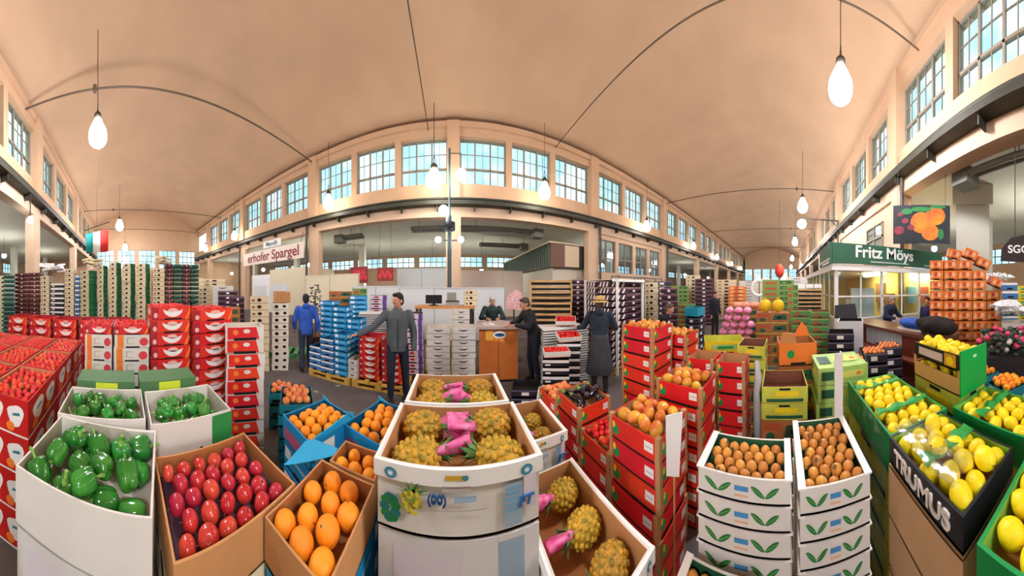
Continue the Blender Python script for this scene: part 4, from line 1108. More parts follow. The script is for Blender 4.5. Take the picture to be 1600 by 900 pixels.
# clear film wrapped over the long lemon carton and down its side
def film_sheet(name, label, pts, nu, nv, amp):
    m = MB(); vs = []; q = [Vector(p) for p in pts]
    r2 = random.Random(5)
    for j in range(nv+1):
        for i in range(nu+1):
            u, v_ = i/nu, j/nv
            p = q[0].lerp(q[1], u).lerp(q[3].lerp(q[2], u), v_)
            vs.append(p+Vector((r2.uniform(-amp, amp), r2.uniform(-amp, amp), r2.uniform(-amp, amp))))
    n_ = len(vs); nrm = (q[1]-q[0]).cross(q[3]-q[0]).normalized()*.0012
    vs2 = [v_+nrm for v_ in vs]
    fs = []
    for j in range(nv):
        for i in range(nu):
            a = j*(nu+1)+i; fs.append((a, a+1, a+nu+2, a+nu+1)); fs.append((n_+a+nu+1, n_+a+nu+2, n_+a+1, n_+a))
    m.add(vs+vs2, fs, 0, True)
    return tag(link(name, m.mesh(name, [film_m])), label, 'plastic film')
film_sheet('plastic_film', 'crinkled clear film hanging over the long lemon carton side', [(.99, -.54, 1.13), (1.70, -.54, 1.12), (1.66, -.50, .4), (.95, -.49, .35)], 24, 22, .009)
film_sheet('plastic_film', 'clear film stretched over the lemons in the lettered carton', [(.50, -.53, 1.20), (.90, -.54, 1.20), (.90, -.66, 1.215), (.52, -.69, 1.215)], 18, 8, .004)
# oranges in a blue crate beyond the lemons
for k in range(3):
    x, y = [(1.02, -1.92), (1.43, -1.98), (.60, -1.74)][k]
    wh = ['blue-topped stack beyond the lemons', 'farther blue stack beyond the lemons', 'blue stack at right edge'][k]
    stack('teal', 5, .34, .32, .19, x, y, -HP-.3, 'blue_crate', 'blue crate', wh)
    fill('orange', (x, y, -HP-.3, .30, .27, .94), 4, 4, .04, 'orange', wh, 'orange', 'orange', 'oranges beyond the lemons %s' % ROW[k], .9)

# ------------------------------------------------------------------ tomato table at the left edge: 3 x 4 stacks of cartons, 4 high
ncol = [2, 3, 4]; tom_n = 0; stuffT = MB(); tb = fruit('tomato')
for c in range(3):
    for r_ in range(ncol[c]):
        x = -1.62-c*.62; y = -.86-r_*.42
        wh = 'tomato block, column %s, line %s' % (['one', 'two', 'three'][c], ['one', 'two', 'three', 'four'][r_])
        hs = crate_mesh('tomato', .60, .40, .27)
        for k in range(4):
            if k > 0 and r_ > 0: 
                pass
            o = link('tomato_carton', hs, None, (x, y, 1.1-.275*(k+1)+.0), rnd.uniform(-.01, .01))
            for kn, km in _K.get(hs.name, []): link(kn, km, o)
            tag(o, 'red tomato carton, %s in %s' % (level(k, 4), wh), 'carton', 'red tomato cartons at the left edge')
        li = MB(); li.bx(-.285, -.185, .15, .285, .185, .2)
        top = [o_ for o_ in COL.objects if o_.name.startswith('tomato_carton')][-4]
        link('tray_liner', li.mesh('tray_liner', [card_in]), top)
        m = MB(); m.bx(-.29, -.191, .235, .29, -.18, .266); link('tray_divider', m.mesh('tray_divider', [card]), top)
        B = Matrix.Translation((x, y, 0))
        individual = (c, r_) in ((0, 0), (0, 1), (1, 0), (1, 1), (2, 0))
        if individual:
            tom_n += len(fill('tomato', (x, y, HP, .35, .56, 1.065), 6, 9, .026, 'red tomato', 'carton %s line %s' % (['one', 'two', 'three'][c], ['one', 'two', 'three', 'four'][r_]), 'tomato', 'tomato', 'tomatoes in cartons at the left edge', 1.12, dome=.0))
        else:
            for j in range(6):
                for i in range(9):
                    stuffT.ell((x-.235+.058*i+rnd.uniform(-.005, .005), y-.145+.058*j+rnd.uniform(-.005, .005), 1.07+rnd.uniform(-.004, .006)), (.028, .028, .025), n=10, k=7)
tag(link('tomatoes', stuffT.mesh('tomatoes', [tomm])), 'remaining red tomatoes filling the far left cartons', 'tomato', None, 'stuff')
# ================================================================== middle distance, left half
def at(px, d): return pol(px, d)
def face_cam(px): return -yaw(px)
def stk(kind, px, d, n, w, dd, h, desc, where, turn=0, cat='crate', name=None, z0=0, y=None):
    x, y_ = at(px, d)
    return stack(kind, n, w, dd, h, x, y_, face_cam(px)+R(turn), name or 'fruit_crate', desc, where, cat=cat, z0=z0)
# red-and-white walls of strawberry cartons facing the camera (plane x = -2.4)
stack('swoosh', 11, .46, .50, .153, -2.63, .53, HP, 'strawberry_carton', 'red carton', 'left tall strawberry stack')
stack('swoosh', 11, .54, .50, .149, -2.63, 1.07, HP, 'strawberry_carton', 'red carton', 'right tall strawberry stack')
stack('whitered', 9, .40, .50, .152, -2.63, .07, HP, 'fruit_carton', 'white-red carton', 'right white stack behind peppers')
stack('whitered', 9, .31, .50, .152, -2.63, -.31, HP, 'fruit_carton', 'white-red carton', 'left white stack behind peppers')
stack('swoosh', 1, .40, .50, .10, -2.63, .07, HP, 'strawberry_carton', 'low red carton on top of the right white stack', 'behind peppers', z0=9*.152)
stack('swoosh', 1, .31, .50, .10, -2.63, -.31, HP, 'strawberry_carton', 'low red carton on top of the left white stack', 'behind peppers', z0=9*.152)
stack('edgered', 10, .42, .30, .148, -2.04, 1.30, R(64), 'tomato_carton', 'white-edged carton', 'stack left of the blue crates')
bm_ = MB(); rr = random.Random(4)
for k in range(110): bm_.ell((rr.uniform(-.185, .185), rr.uniform(-.2, .2), rr.uniform(0, .02)), (.017, .017, .02), n=7, k=5)
berries = bm_.mesh('strawberries', [mat('strawberry_red', '#dc2a22', .35, .2, 30)])
for o in [o for o in COL.objects if o.get('group', '') in ('left tall strawberry stack', 'right tall strawberry stack', 'behind peppers') and ('topmost' in o['label'] or 'low red' in o['label'])]:
    zt = {'l': .08}.get(o['label'][0], .13)
    b_ = link('strawberries', berries, o, (0, 0, zt if 'low red' not in o['label'] else .075)); b_['kind'] = 'stuff'
    b_.scale = (.72, 1, 1) if 'left white' in o['label'] else (1, 1, 1)
for k in range(5):
    stack('swoosh', 8, .44, .5, .165, -3.95, -.1-.5*k, HP, 'strawberry_carton', 'red carton', '%s distant red stack past tomatoes' % ROW[k])
for k in range(2):
    stack('edgered', 7, .44, .45, .16, -3.3, .42+.5*k, HP, 'fruit_carton', 'red-white carton', '%s stack hidden behind strawberry stacks' % ROW[k]) if False else None
# loose paper and strawberry punnets on top of the strawberry stacks
# far wall of crates on the left (plane x = -6.8)
cols = [(-.5, 'pinkgreen'), ]
Y = lambda px: on_x(px, -6.8)[1]
far = [('darkbrown', 22, 45, 16, .155, 'maroon crate', 'leftmost maroon stack'), ('darkbrown', 45, 62, 16, .155, 'maroon crate', 'second maroon stack'),
       ('cream', 62, 77, 15, .155, 'cream crate', 'cream stack right of maroon ones'), ('blackwhite', 78, 100, 13, .16, 'black-white crate', 'striped stack left of green ones'),
       ('cream', 100, 116, 17, .15, 'cream crate', 'cream stack right of striped one'), ('bluewhite', 116, 124, 15, .155, 'blue-white crate', 'thin blue stack in far wall'),
       ('creamgreen', 125, 150, 16, .155, 'cream-green crate', 'first cream-green stack'), ('creamgreen', 152, 168, 17, .155, 'cream-green crate', 'second cream-green stack'),
       ('creamgreen', 170, 190, 18, .152, 'cream-green crate', 'third cream-green stack'), ('creamgreen', 191, 212, 18, .15, 'cream-green crate', 'fourth cream-green stack'),
       ('creamgreen', 213, 236, 18, .15, 'cream-green crate', 'fifth cream-green stack'), ('cream', 238, 258, 17, .15, 'cream crate', 'cream stack beside dark ones'),
       ('darkbrown', 259, 271, 18, .152, 'maroon crate', 'thin maroon stack in far wall'), ('darkgreen', 272, 285, 18, .152, 'dark green crate', 'left dark green stack'),
       ('darkbrown', 286, 298, 18, .152, 'maroon crate', 'maroon stack between green ones'), ('darkgreen', 299, 312, 18, .152, 'dark green crate', 'right dark green stack')]
for kind, p0, p1, n, h, desc, where in far:
    y0, y1 = Y(p0), Y(p1); w_ = y1-y0-.04
    if kind == 'creamgreen':
        stack(kind, n, w_*.72, w_*.9, h, -6.95, (y0+y1)/2, HP-R(28), 'vegetable_crate', desc, where, group='far wall of crates on the left')
    else:
        stack(kind, n, w_, .45, h, -7.05, (y0+y1)/2, HP, 'vegetable_crate', desc, where, group='far wall of crates on the left')
# loose goods heaped on the top of the far wall
for i, (px, zz, c, lb) in enumerate([(72, 2.5, 'white', 'white wrapping heap on far cream stack'), (92, 2.45, 'white', 'white bag heap above the striped stack'), (145, 2.62, 'creamy', 'pale folded cartons on first cream-green stack'), (258, 2.7, 'creamy', 'pale cartons on the last cream stack')]):
    x, y = on_x(px, -7.0 if i != 1 else -6.95)
    m = MB(); rr = random.Random(i)
    for k in range(5):
        M = Matrix.Translation((rr.uniform(-.1, .1), rr.uniform(-.18, .18), .05+k*.05)) @ Euler((rr.uniform(-.2, .2), rr.uniform(-.2, .2), rr.uniform(0, 3))).to_matrix().to_4x4()
        m.bx(-.17, -.13, -.03, .17, .13, .03, 0, M)
    tag(link('carton_heap', m.mesh('carton_heap', [white if c == 'white' else cream]), None, (x, y, zz)), lb, 'cartons', None, 'stuff')
# striped flag hanging from the hall beam
x, y = at(151, 7.4)
T = thing('flag', 'green, white and red striped flag hanging above the crate wall', 'flag', (x, y, 3.15), HP-.2)
m = MB(); fm = [mat('flag_green', '#1f8f8a', .7), mat('flag_white', '#eceae4', .7), mat('flag_red', '#d9342b', .7)]
nn = 18
for s_ in range(3):
    vs = []; fs = []
    for i in range(7):
        u = (s_*6+i)/nn; xx = -.42+.84*u; yy = .05*math.sin(u*9)
        vs += [(xx, yy, .0+.08*abs(u-.6)), (xx, yy, .72+.18*max(0, u-.5)), (xx, yy+.006, .0+.08*abs(u-.6)), (xx, yy+.006, .72+.18*max(0, u-.5))]
    for i in range(6):
        a = 4*i; fs += [(a, a+4, a+5, a+1), (a+2, a+3, a+7, a+6), (a, a+2, a+6, a+4), (a+1, a+5, a+7, a+3)]
    q = MB(); q.add(vs, fs, 0, True); link('stripe', q.mesh('stripe', [fm[s_]]), T)
q = MB(); q.tube((-.46, 0, .82), (.5, 0, 1.05), .015, n=6); q.tube((.0, 0, .9), (0, 0, 3.2), .006, n=5); link('hanging_cord', q.mesh('hanging_cord', [steel]), T)
# aisle shelf and goods behind the left pillars
stk('cream', 5, 8.6, 14, .6, .5, .17, 'pale crate', 'stack at the left image edge', name='vegetable_crate')
stk('darkgreen', 14, 7.6, 15, .4, .4, .16, 'green crate', 'green stack at the left image edge', name='vegetable_crate')
# ---- stacks between the strawberry wall and the blue-jacketed person
stk('cream', 320, 8.3, 12, .5, .5, .16, 'pale brown crate', 'stack right of dark green stacks')
stk('plum', 356, 7.6, 11, .7, .5, .165, 'dark plum crate', 'dark stack below white cold room')
stk('rustgreen', 352, 5.4, 7, .75, .5, .2, 'brown carton', 'brown stack behind strawberry carton wall', cat='carton')
stk('plum', 372, 6.6, 10, .4, .4, .165, 'dark crate', 'thin dark stack beside cream tower')
stk('cream', 406, 4.95, 11, .42, .40, .155, 'peach-cream crate', 'cream tower left of white one')
stk('creamhole', 438, 5.0, 10, .38, .38, .155, 'white holed crate', 'white tower beside blue jacket') if False else stk('creamhole2', 438, 5.0, 10, .38, .38, .155, 'white holed crate', 'white tower beside blue jacket')
x, y = at(440, 5.05)
T = thing('cardboard_box', 'brown cardboard box on top of the white holed tower', 'box', (x, y, 1.56), face_cam(440)+.3)
m = MB(); m.bx(-.17, -.15, 0, .17, .15, .22); link('box_body', m.mesh('box_body', [card]), T)
m = MB(); m.bx(-.17, -.154, .19, .17, -.15, .24); m.bx(-.17, .15, .19, .17, .154, .26); link('top_flap', m.mesh('top_flap', [card]), T)
stk('teal', 440, 2.95, 3, .34, .3, .17, 'teal crate', 'low stack of pink peaches')
x, y = at(440, 2.95); fill('peach', (x, y, face_cam(440), .29, .25, .50), 4, 3, .035, 'pinkish peach', 'low teal crate', 'peach', 'peach', 'peaches in the low teal crate', 1)
stack('teal', 7, .33, .38, .114, -1.50, 1.60, R(44), 'peach_crate', 'teal crate', 'teal stack beside red cartons')
fill('peach', (-1.50, 1.60, R(44), .28, .33, .785), 4, 4, .036, 'orange-red peach', 'teal stack top', 'peach', 'peach', 'peaches on the teal stack', 1, dome=.015)
x, y = at(452, 6.0)
T = thing('pallet', 'green painted pallet left of the blue-jacketed person', 'pallet', (x, y, 0), R(35), 'wooden pallets on the floor')
m = MB()
for k in range(5): m.bx(-.5+k*.22, -.35, .1, -.38+k*.22, .35, .13)
m.bx(-.5, -.35, .0, .5, -.27, .1); m.bx(-.5, .27, .0, .5, .35, .1); link('deck_boards', m.mesh('deck_boards', [mat('pallet_green', '#4f9a5c', .6)]), T)
# pallets along the aisle edge with blue, white and red cartons
pallet(-2.44, 3.98, R(1), 'yellowish pallet by the blue-jacketed person', 1.0, .86)
pallet(-1.36, 3.96, R(1), 'yellowish pallet under the red cartons beside grey jacket', 1.08, .75)
pallet(-.12, 4.25, 0, 'pallet carrying the pale grey cartons beside the desk', 1.15, .55)
P0 = .14
def pst(kind, x, y, n, w, d, h, desc, where, rz=0, name='fruit_carton'):
    return stack(kind, n, w, d, h, x, y, rz, name, desc, where, cat='carton', z0=P0)
pst('bluewhite', -2.80, 3.75, 4, .29, .34, .125, 'blue-white carton', 'low stack at pallet end')
pst('bluewhite', -2.48, 3.75, 6, .31, .34, .118, 'blue-white carton', 'second stack on blue pallet')
pst('blue', -2.15, 3.77, 7, .29, .36, .122, 'blue carton', 'third stack on blue pallet')
pst('blue', -2.80, 4.18, 12, .34, .36, .122, 'blue carton', 'tall blue tower, left of two')
pst('blue', -2.43, 4.18, 11, .34, .34, .122, 'blue carton', 'tall blue tower, right of two')
pst('blue', -2.08, 4.18, 9, .31, .34, .122, 'blue carton', 'mid-high blue stack behind pallet')
pst('swoosh', -1.58, 3.90, 7, .42, .40, .118, 'red-white carton', 'first red stack beside grey jacket')
pst('swoosh', -1.12, 3.90, 6, .42, .40, .118, 'red-white carton', 'second red stack beside grey jacket')
pst('whiteslot', -1.90, 3.80, 3, .20, .36, .12, 'small white carton', 'short stack between blue and red')
stk('thin', 585, 5.6, 24, .8, .5, .052, 'cream tray', 'cream trays behind grey jacket person', name='tray')
stk('blue', 560, 6.1, 13, .5, .4, .13, 'turquoise crate', 'turquoise stack behind cream trays')
stk('purple', 592, 6.2, 13, .5, .4, .13, 'violet crate', 'violet stack behind cream trays')
stk('rustgreen', 532, 6.6, 9, .7, .5, .2, 'olive-brown carton', 'brown stack behind blue towers', cat='carton')
stk('olive', 562, 7.4, 9, .5, .4, .21, 'olive green carton', 'olive stack behind turquoise one', cat='carton')
pst('purple', -.80, 4.32, 10, .34, .38, .125, 'lilac carton', 'lilac stack beside the grey cartons', R(8))
stk('purple', 628, 5.1, 9, .4, .4, .13, 'violet-red carton', 'violet stack behind grey jacket')
pst('whiteslot', -.30, 4.30, 8, .47, .40, .123, 'pale grey carton', 'left grey stack beside desk')
pst('whiteslot', .20, 4.30, 8, .47, .40, .123, 'pale grey carton', 'right grey stack beside desk')
# shelf and small goods behind the grey cartons
T = thing('packing_table', 'wooden packing table with boxes behind the pale grey cartons', 'table', (-.15, 5.1, 0), 0)
m = MB(); m.bx(-.75, -.3, 1.42, .65, .3, 1.47); link('table_top', m.mesh('table_top', [mat('orange_plank', '#c98a4c', .6, .1, 5)]), T)
for sx in (-.7, .6):
    for sy in (-.25, .25):
        m = MB(); m.bx(sx-.03, sy-.03, 0, sx+.03, sy+.03, 1.42); link('leg', m.mesh('leg', [steel]), T)
stack('whiteslot', 13, .36, .24, .11, .17, 4.65, 0, 'fruit_carton', 'small grey-pink carton', 'pile before the packing table', cat='carton')
stack('plum', 3, .32, .3, .12, -.08, 4.70, 0, 'fruit_crate', 'dark plum crate', 'pile left of the yellow roll', z0=1.13) if False else None
T = thing('monitor', 'black monitor standing on the packing table', 'monitor', (-.48, 5.1, 1.47), 0)
m = MB(); m.bx(-.2, -.03, .05, .2, .03, .26); link('screen', m.mesh('screen', [black]), T)
m = MB(); m.bx(-.1, -.08, 0, .1, .08, .02); m.bx(-.03, .0, .02, .03, .03, .1); link('stand', m.mesh('stand', [black]), T)
T = thing('scale', 'grey box-shaped weighing scale on the packing table', 'scale', (.02, 5.08, 1.47), 0)
m = MB(); m.bx(-.2, -.15, 0, .12, .15, .1); m.bx(-.18, .1, .1, .05, .14, .32); link('housing', m.mesh('housing', [mat('scale_grey', '#9a968c', .5)]), T)
m = MB(); m.bx(-.2, -.15, .11, .12, .09, .125); link('weighing_plate', m.mesh('weighing_plate', [steel]), T)
stack('cream', 3, .3, .3, .13, .42, 5.1, 0, 'cardboard_box', 'pale brown box', 'pile on packing table end', cat='box', z0=1.47)
# ---- orange wooden desk cabinet
T = thing('desk_cabinet', 'orange wooden standing desk cabinet with papers on its side', 'desk', (.95, 4.42, 0), R(-9))
m = MB(); m.bx(-.39, -.33, .06, .39, .33, 1.08); link('cabinet_body', m.mesh('cabinet_body', [woodd]), T)
m = MB(); m.bx(-.45, -.38, 1.08, .45, .38, 1.13); link('desk_top', m.mesh('desk_top', [mat('grey_pink_top', '#b9a39b', .5)]), T)
m = MB(); m.bx(-.36, -.3, 0, .36, .3, .06); link('plinth', m.mesh('plinth', [slot]), T)
m = MB(); m.bx(-.002, -.334, .1, .002, -.33, 1.05); link('door_gap', m.mesh('door_gap', [slot]), T)
m = MB(); m.bx(-.26, -.335, .85, -.10, -.331, 1.04); link('yellow_note', m.mesh('yellow_note', [mat('note_amber', '#e7a63c', .6)]), T)
m = MB(); m.prism(oval(0, .96, .13, .075, 16), Matrix.Translation((.02, -.336, 0)), .004); link('white_sticker', m.mesh('white_sticker', [white]), T)
m = MB(); m.prism(oval(0, .96, .10, .035, 16), Matrix.Translation((.02, -.3375, 0)), .002); link('sticker_logo', m.mesh('sticker_logo', [navy]), T)
m = MB(); m.bx(-.08, -.335, .84, .0, -.331, .93); m.bx(.02, -.335, .82, .12, -.331, .92); link('orange_note', m.mesh('orange_note', [mat('note_orange', '#e98f3a', .6)]), T)
T = thing('paper', 'sheet of paper lying on the orange desk', 'paper', (.75, 4.4, 1.13), .2); m = MB(); m.bx(-.1, -.14, 0, .1, .14, .004); m.bx(-.07, -.1, .004, .02, .1, .005, 1); link('sheet', m.mesh('sheet', [white, mat('print_grey', '#b5aca4', .6)]), T)

# ---- white partitions and cold rooms behind
pw = mat('cold_room_white', '#dcdedb', .6, .03, 1); cw_ = mat('cream_partition', '#e4d8b8', .75, .03, 1)
def partition(x0, x1, y, h, label, m_, t=.1, rz=0):
    T = thing('partition_wall', label, 'partition', ((x0+x1)/2, y, 0), rz, 'white partitions under the beam'); L_ = (x1-x0)/2
    m = MB(); m.bx(-L_, 0, 0, L_, t, h); link('wall_panel', m.mesh('wall_panel', [m_]), T)
    m = MB(); n_ = max(2, int((x1-x0)/1.2))
    for k in range(n_+1): xx = -L_+2*L_*k/n_; m.bx(xx-.015, -.012, 0, xx+.015, 0, h)
    link('panel_joint', m.mesh('panel_joint', [mat('joint_grey', '#a9aca8', .6)]), T)
    m = MB(); m.bx(-L_-.02, -.03, h, L_+.02, t+.03, h+.04); link('cap_rail', m.mesh('cap_rail', [m_]), T)
partition(-7.6, -4.35, 8.9, 2.55, 'cream-grey partition left of centre under the beam', cw_)
partition(-4.3, -2.1, 8.2, 1.95, 'low white partition behind the grey-jacketed person', pw)
partition(-2.0, 1.9, 7.6, 1.88, 'white partition behind the packing table and desk', pw)
partition(-3.6, -.4, 13.0, 3.1, 'tall white cold-room wall deep in the back aisle', pw)
partition(.4, 4.6, 13.4, 3.0, 'cold-room wall behind the central column to the right', mat('pinkish_wall', '#cdb9a8', .7))
T = thing('cold_room', 'cream white cold room box under the asparagus banner', 'cold room', (-10.2, 10.9, 0), 0)
m = MB(); m.bx(-2.4, -.45, 0, 1.6, 2.5, 3.3); link('body', m.mesh('body', [cw_]), T)
m = MB(); m.bx(-2.3, -.47, .1, -.4, -.45, 2.2); link('door_leaf', m.mesh('door_leaf', [pw]), T)
T = thing('cold_room', 'bright white cold room farther left under the beam', 'cold room', (-13.9, 11.1, 0), 0)
m = MB(); m.bx(-1.45, -.45, 0, 1.2, 2.5, 3.0); link('body', m.mesh('body', [mat('bright_panel_white', '#eff1ef', .5)]), T)
m = MB(); m.bx(-1.0, -.47, .1, .6, -.45, 2.1); link('door_leaf', m.mesh('door_leaf', [pw]), T)
# asparagus banner
T = thing('banner_sign', 'long white banner with dark red lettering under the left beam', 'sign', (-11.7, 9.62, 3.75), 0)
m = MB(); m.bx(-3.4, 0, 0, 3.3, .05, 1.0); link('board', m.mesh('board', [mat('banner_pale', '#ecdccb', .6)]), T)
lettering('erhofer Spargel', .92, mat('banner_dark_red', '#8a3038', .5), T, (.1, -.006, .5), (HP, 0, 0), bold=True)
m = MB()
for xx in (-3, 0, 3): m.tube((xx, .05, .9), (xx, .3, 1.7), .015, n=5)
link('hanger', m.mesh('hanger', [steel]), T)
T = thing('small_sign', 'small white sign with dark teal lettering above the long banner', 'sign', (-11.4, 9.6, 4.82), 0)
m = MB(); m.bx(-.95, 0, 0, .95, .05, .5); link('board', m.mesh('board', [white]), T)
lettering('Manolli', .42, mat('sign_teal', '#16586a', .5), T, (0, -.006, .25), (HP, 0, 0), bold=True)
T = thing('strawberry_poster', 'red fruit poster hanging behind the blue cartons', 'poster', (-5.6, 11.5, 2.2), 0)
m = MB(); m.bx(-.6, 0, 0, .6, .03, 1.0); link('board', m.mesh('board', [mat('poster_red_field', '#8e2b2b', .5, .3, 6)]), T)
m = MB()
for k in range(7): m.prism(oval(-.4+.14*k, .35+.3*(k % 2), .13, .17, 9), Matrix.Translation((0, -.004*(k+1), 0)), .004)
link('printed_fruit', m.mesh('printed_fruit', [mat('print_red', '#d8343a', .5)]), T)
m = MB(); m.tube((-.35, .015, .78), (-.35, .015, 3.5), .008, n=5); m.tube((.35, .015, .78), (.35, .015, 3.5), .008, n=5); link('hanging_cord', m.mesh('hanging_cord', [steel]), T)
T = thing('strawberry_poster', 'second red fruit poster right of the grey aisle column', 'poster', (-3.9, 11.5, 2.3), 0)
m = MB(); m.bx(-.5, 0, 0, .5, .03, .8); link('board', m.mesh('board', [mat('poster_red_field', '#8e2b2b', .5, .3, 6)]), T)
m = MB()
for k in range(5): m.prism(oval(-.32+.16*k, .3+.2*(k % 2), .12, .15, 9), Matrix.Translation((0, -.004*(k+1), 0)), .004)
link('printed_fruit', m.mesh('printed_fruit', [mat('print_red', '#d8343a', .5)]), T)
m = MB(); m.tube((-.35, .015, .78), (-.35, .015, 3.5), .008, n=5); m.tube((.35, .015, .78), (.35, .015, 3.5), .008, n=5); link('hanging_cord', m.mesh('hanging_cord', [steel]), T)
# dark plants standing on the partition
T = thing('potted_plant', 'dark leafy potted plant behind the blue-jacketed person', 'plant', (-4.2, 5.4, 0), 0)
m = MB(); m.lathe([(.14, 0), (.18, .35), (.2, .36), (.18, .3)], n=14); link('pot', m.mesh('pot', [mat('clay_pot', '#7c4a38', .8)]), T)
m = MB(); m.tube((0, 0, .3), (0, 0, 1.8), .02, n=6); link('stem', m.mesh('stem', [stemb]), T)
m = MB(); rr = random.Random(3)
for k in range(60):
    a = rr.uniform(0, 6.3); z_ = rr.uniform(1.0, 2.0); q = rr.uniform(.05, .2)
    m.ell((q*math.cos(a), q*math.sin(a), z_), (.06, .035, .02), n=6, k=4, M=None)
link('foliage', m.mesh('foliage', [mat('dark_foliage', '#2f4138', .6, .3, 9)]), T)
# ================================================================== middle distance, right half
stk('lath', 861, 5.7, 15, 1.05, .7, .142, 'slatted wooden crate', 'slatted stack right of desk', name='wooden_crate')
x, y = at(881, 4.42)
stack('thin', 22, .95, .55, .05, x-.05, y, -R(29)+R(20), 'tray', 'pale thin tray', 'striped tray stack beside desk', cat='tray')
for i, (px, d, z, lb, rx) in enumerate([(884, 4.42, 1.17, 'red strawberry tray tilted on top of the striped stack', .25), (869, 3.45, .80, 'red strawberry tray on the low stack before striped trays', 0), (888, 3.85, .97, 'red strawberry tray leaning against the striped trays', .2)]):
    x, y = at(px, d)
    T = thing('strawberry_tray', lb, 'tray', (x, y, z), face_cam(px)+.15*i, 'red strawberry trays beside the desk'); T.rotation_euler[0] = rx
    m = MB(); walls(m, .42, .30, .09, .01, 0, 1); link('tray_body', m.mesh('tray_body', [whitec, red]), T)
    m = MB(); rr = random.Random(i)
    for k in range(70): m.ell((rr.uniform(-.19, .19), rr.uniform(-.13, .13), .075+rr.uniform(-.01, .012)), (.018, .018, .02), n=7, k=5)
    o = link('strawberries', m.mesh('strawberries', [mat('strawberry_red', '#dc2a22', .35, .2, 30)]), T); o['kind'] = 'stuff'
for px, d, n, lb in ((869, 3.45, 6, 'low stack before striped trays'), (888, 3.85, 7, 'short stack beside striped trays')):
    x, y = at(px, d); stack('blackwhite', n, .42, .30, [.13, .133][n > 6]-.0, x, y, face_cam(px), 'fruit_crate', 'black-white crate', lb, z0=0)
stk('plum', 903, 6.4, 14, .45, .5, .155, 'dark slatted crate', 'dark stack between lath and wrapped ones')
# wrapped pallet of plum crates with white corner posts
cx, cy = at(963, 5.0); rz = face_cam(963)
for i, (ox, oy, kd, wh) in enumerate(((-.42, .30, 'plumwhite', 'left face of the wrapped pallet'), (-.08, -.12, 'plumwhite', 'front corner of the wrapped pallet'), (.30, .28, 'plum', 'right face of the wrapped pallet'), (-.05, .72, 'plum', 'rear of the wrapped pallet'))):
    M = Matrix.Rotation(rz, 4, 'Z') @ Vector((ox, oy, 0))
    stack(kd, 13, .52, .40, .148, cx+M.x, cy+M.y, rz+R(42), 'plum_crate', 'plum-coloured crate', wh, z0=.14)
pallet(cx+math.sin(-rz)*.3, cy+math.cos(-rz)*.3, rz+R(42), 'pallet under the wrapped tower of plum crates', 1.2, 1.0)
for k, (ox, oy, lb) in enumerate(((.02, -.46, 'white edge post on the near corner of the wrapped tower'), (-.78, .25, 'white edge post on left corner of the wrapped tower'), (.66, .22, 'white edge post on right corner of the wrapped tower'))):
    M = Matrix.Rotation(rz, 4, 'Z') @ Vector((ox, oy, 0))
    m = MB(); m.bx(-.035, -.01, 0, .035, .01, 2.1); m.bx(-.01, -.035, 0, .01, .035, 2.1)
    tag(link('edge_post', m.mesh('edge_post', [white]), None, (cx+M.x, cy+M.y, 0), rz+R(42)), lb, 'edge post', 'edge posts of the wrapped tower')
M = Matrix.Rotation(rz, 4, 'Z') @ Vector((-.05, .22, 0))
m = MB(); m.bx(-.52, -.52, 0, .52, .52, .012); m.bx(-.53, -.54, -.04, .53, -.525, .02); m.bx(.525, -.53, -.04, .54, .53, .02)
tag(link('top_cover', m.mesh('top_cover', [white]), None, (cx+M.x, cy+M.y, 2.08), rz+R(42)), 'thin white cover sheet on the wrapped plum crate tower', 'cover')
stk('cream', 1018, 5.95, 13, .36, .5, .158, 'pale pinkish carton', 'pale stack right of wrapped tower', cat='carton')
stk('plum', 1046, 5.6, 12, .42, .5, .16, 'near-black crate', 'dark stack left of blue tub')
stk('darktray', 1035, 7.2, 13, .6, .5, .165, 'dark crate', 'far dark stack beyond pale one')
stk('greenbrown', 1070, 7.4, 8, .7, .5, .17, 'green-brown crate', 'stack under the turquoise tub')
x, y = at(1086, 6.0); T = thing('plastic_tub', 'turquoise plastic tub on a dark stand behind the red crates', 'tub', (x, y, 1.1), 0)
m = MB(); walls(m, .55, .4, .25, .02, 0, 1); link('tub_body', m.mesh('tub_body', [mat('turquoise_plastic', '#2396ad', .4), teal]), T)
x, y = at(1086, 6.0); stack('darktray', 6, .5, .4, .183, x, y, 0, 'fruit_crate', 'dark crate', 'stand under turquoise tub')
# pink net bags
netn = 0
for lev, (ny_, dz) in enumerate([(4, 0), (4, 1), (4, 2), (3, 3), (3, 4)]):
    for c in range(ny_):
        for r_ in range(1):
            x, y = at(1128+c*(13 if lev < 3 else 14)+lev*3, 5.0)
            T = link('onion_bag', None, None, (x, y, .62+dz*.165), face_cam(1148)+rnd.uniform(-.1, .1))
            if 'bag' not in _C:
                m = MB(); m.ell((0, 0, .08), (.097, .2, .08), n=16, k=9, fn=lambda t, a: 1+.07*math.sin(5*a)*math.sin(3*t)+.05*math.cos(7*a+t*4)); _C['bag'] = m.mesh('net_bag', [mat('pink_net_bag', '#d8669c', .6, .0, 30, col2='#f1c2d2')])
                m = MB(); m.tube((0, -.19, .08), (0, -.235, .10), .012, .035, n=8); _C['bagk'] = m.mesh('tied_neck', [pink])
            link('net', _C['bag'], T); link('tied_neck', _C['bagk'], T)
            tag(T, 'pink net bag of onions, %s from left in %s layer up' % (ROW[c], ROW[lev]), 'net bag', 'pink net bags piled behind the yellow crates'); netn += 1
x, y = at(1148, 5.05); m = MB(); 
for k in range(1): m.bx(-.50, -.22, 0, .42, .22, .6)
tag(link('bag_platform', m.mesh('bag_platform', [mat('dark_box_wood', '#4a3b34', .7, .1, 6)]), None, (x, y, 0), face_cam(1148)), 'dark wooden box platform under the pink net bags', 'platform')
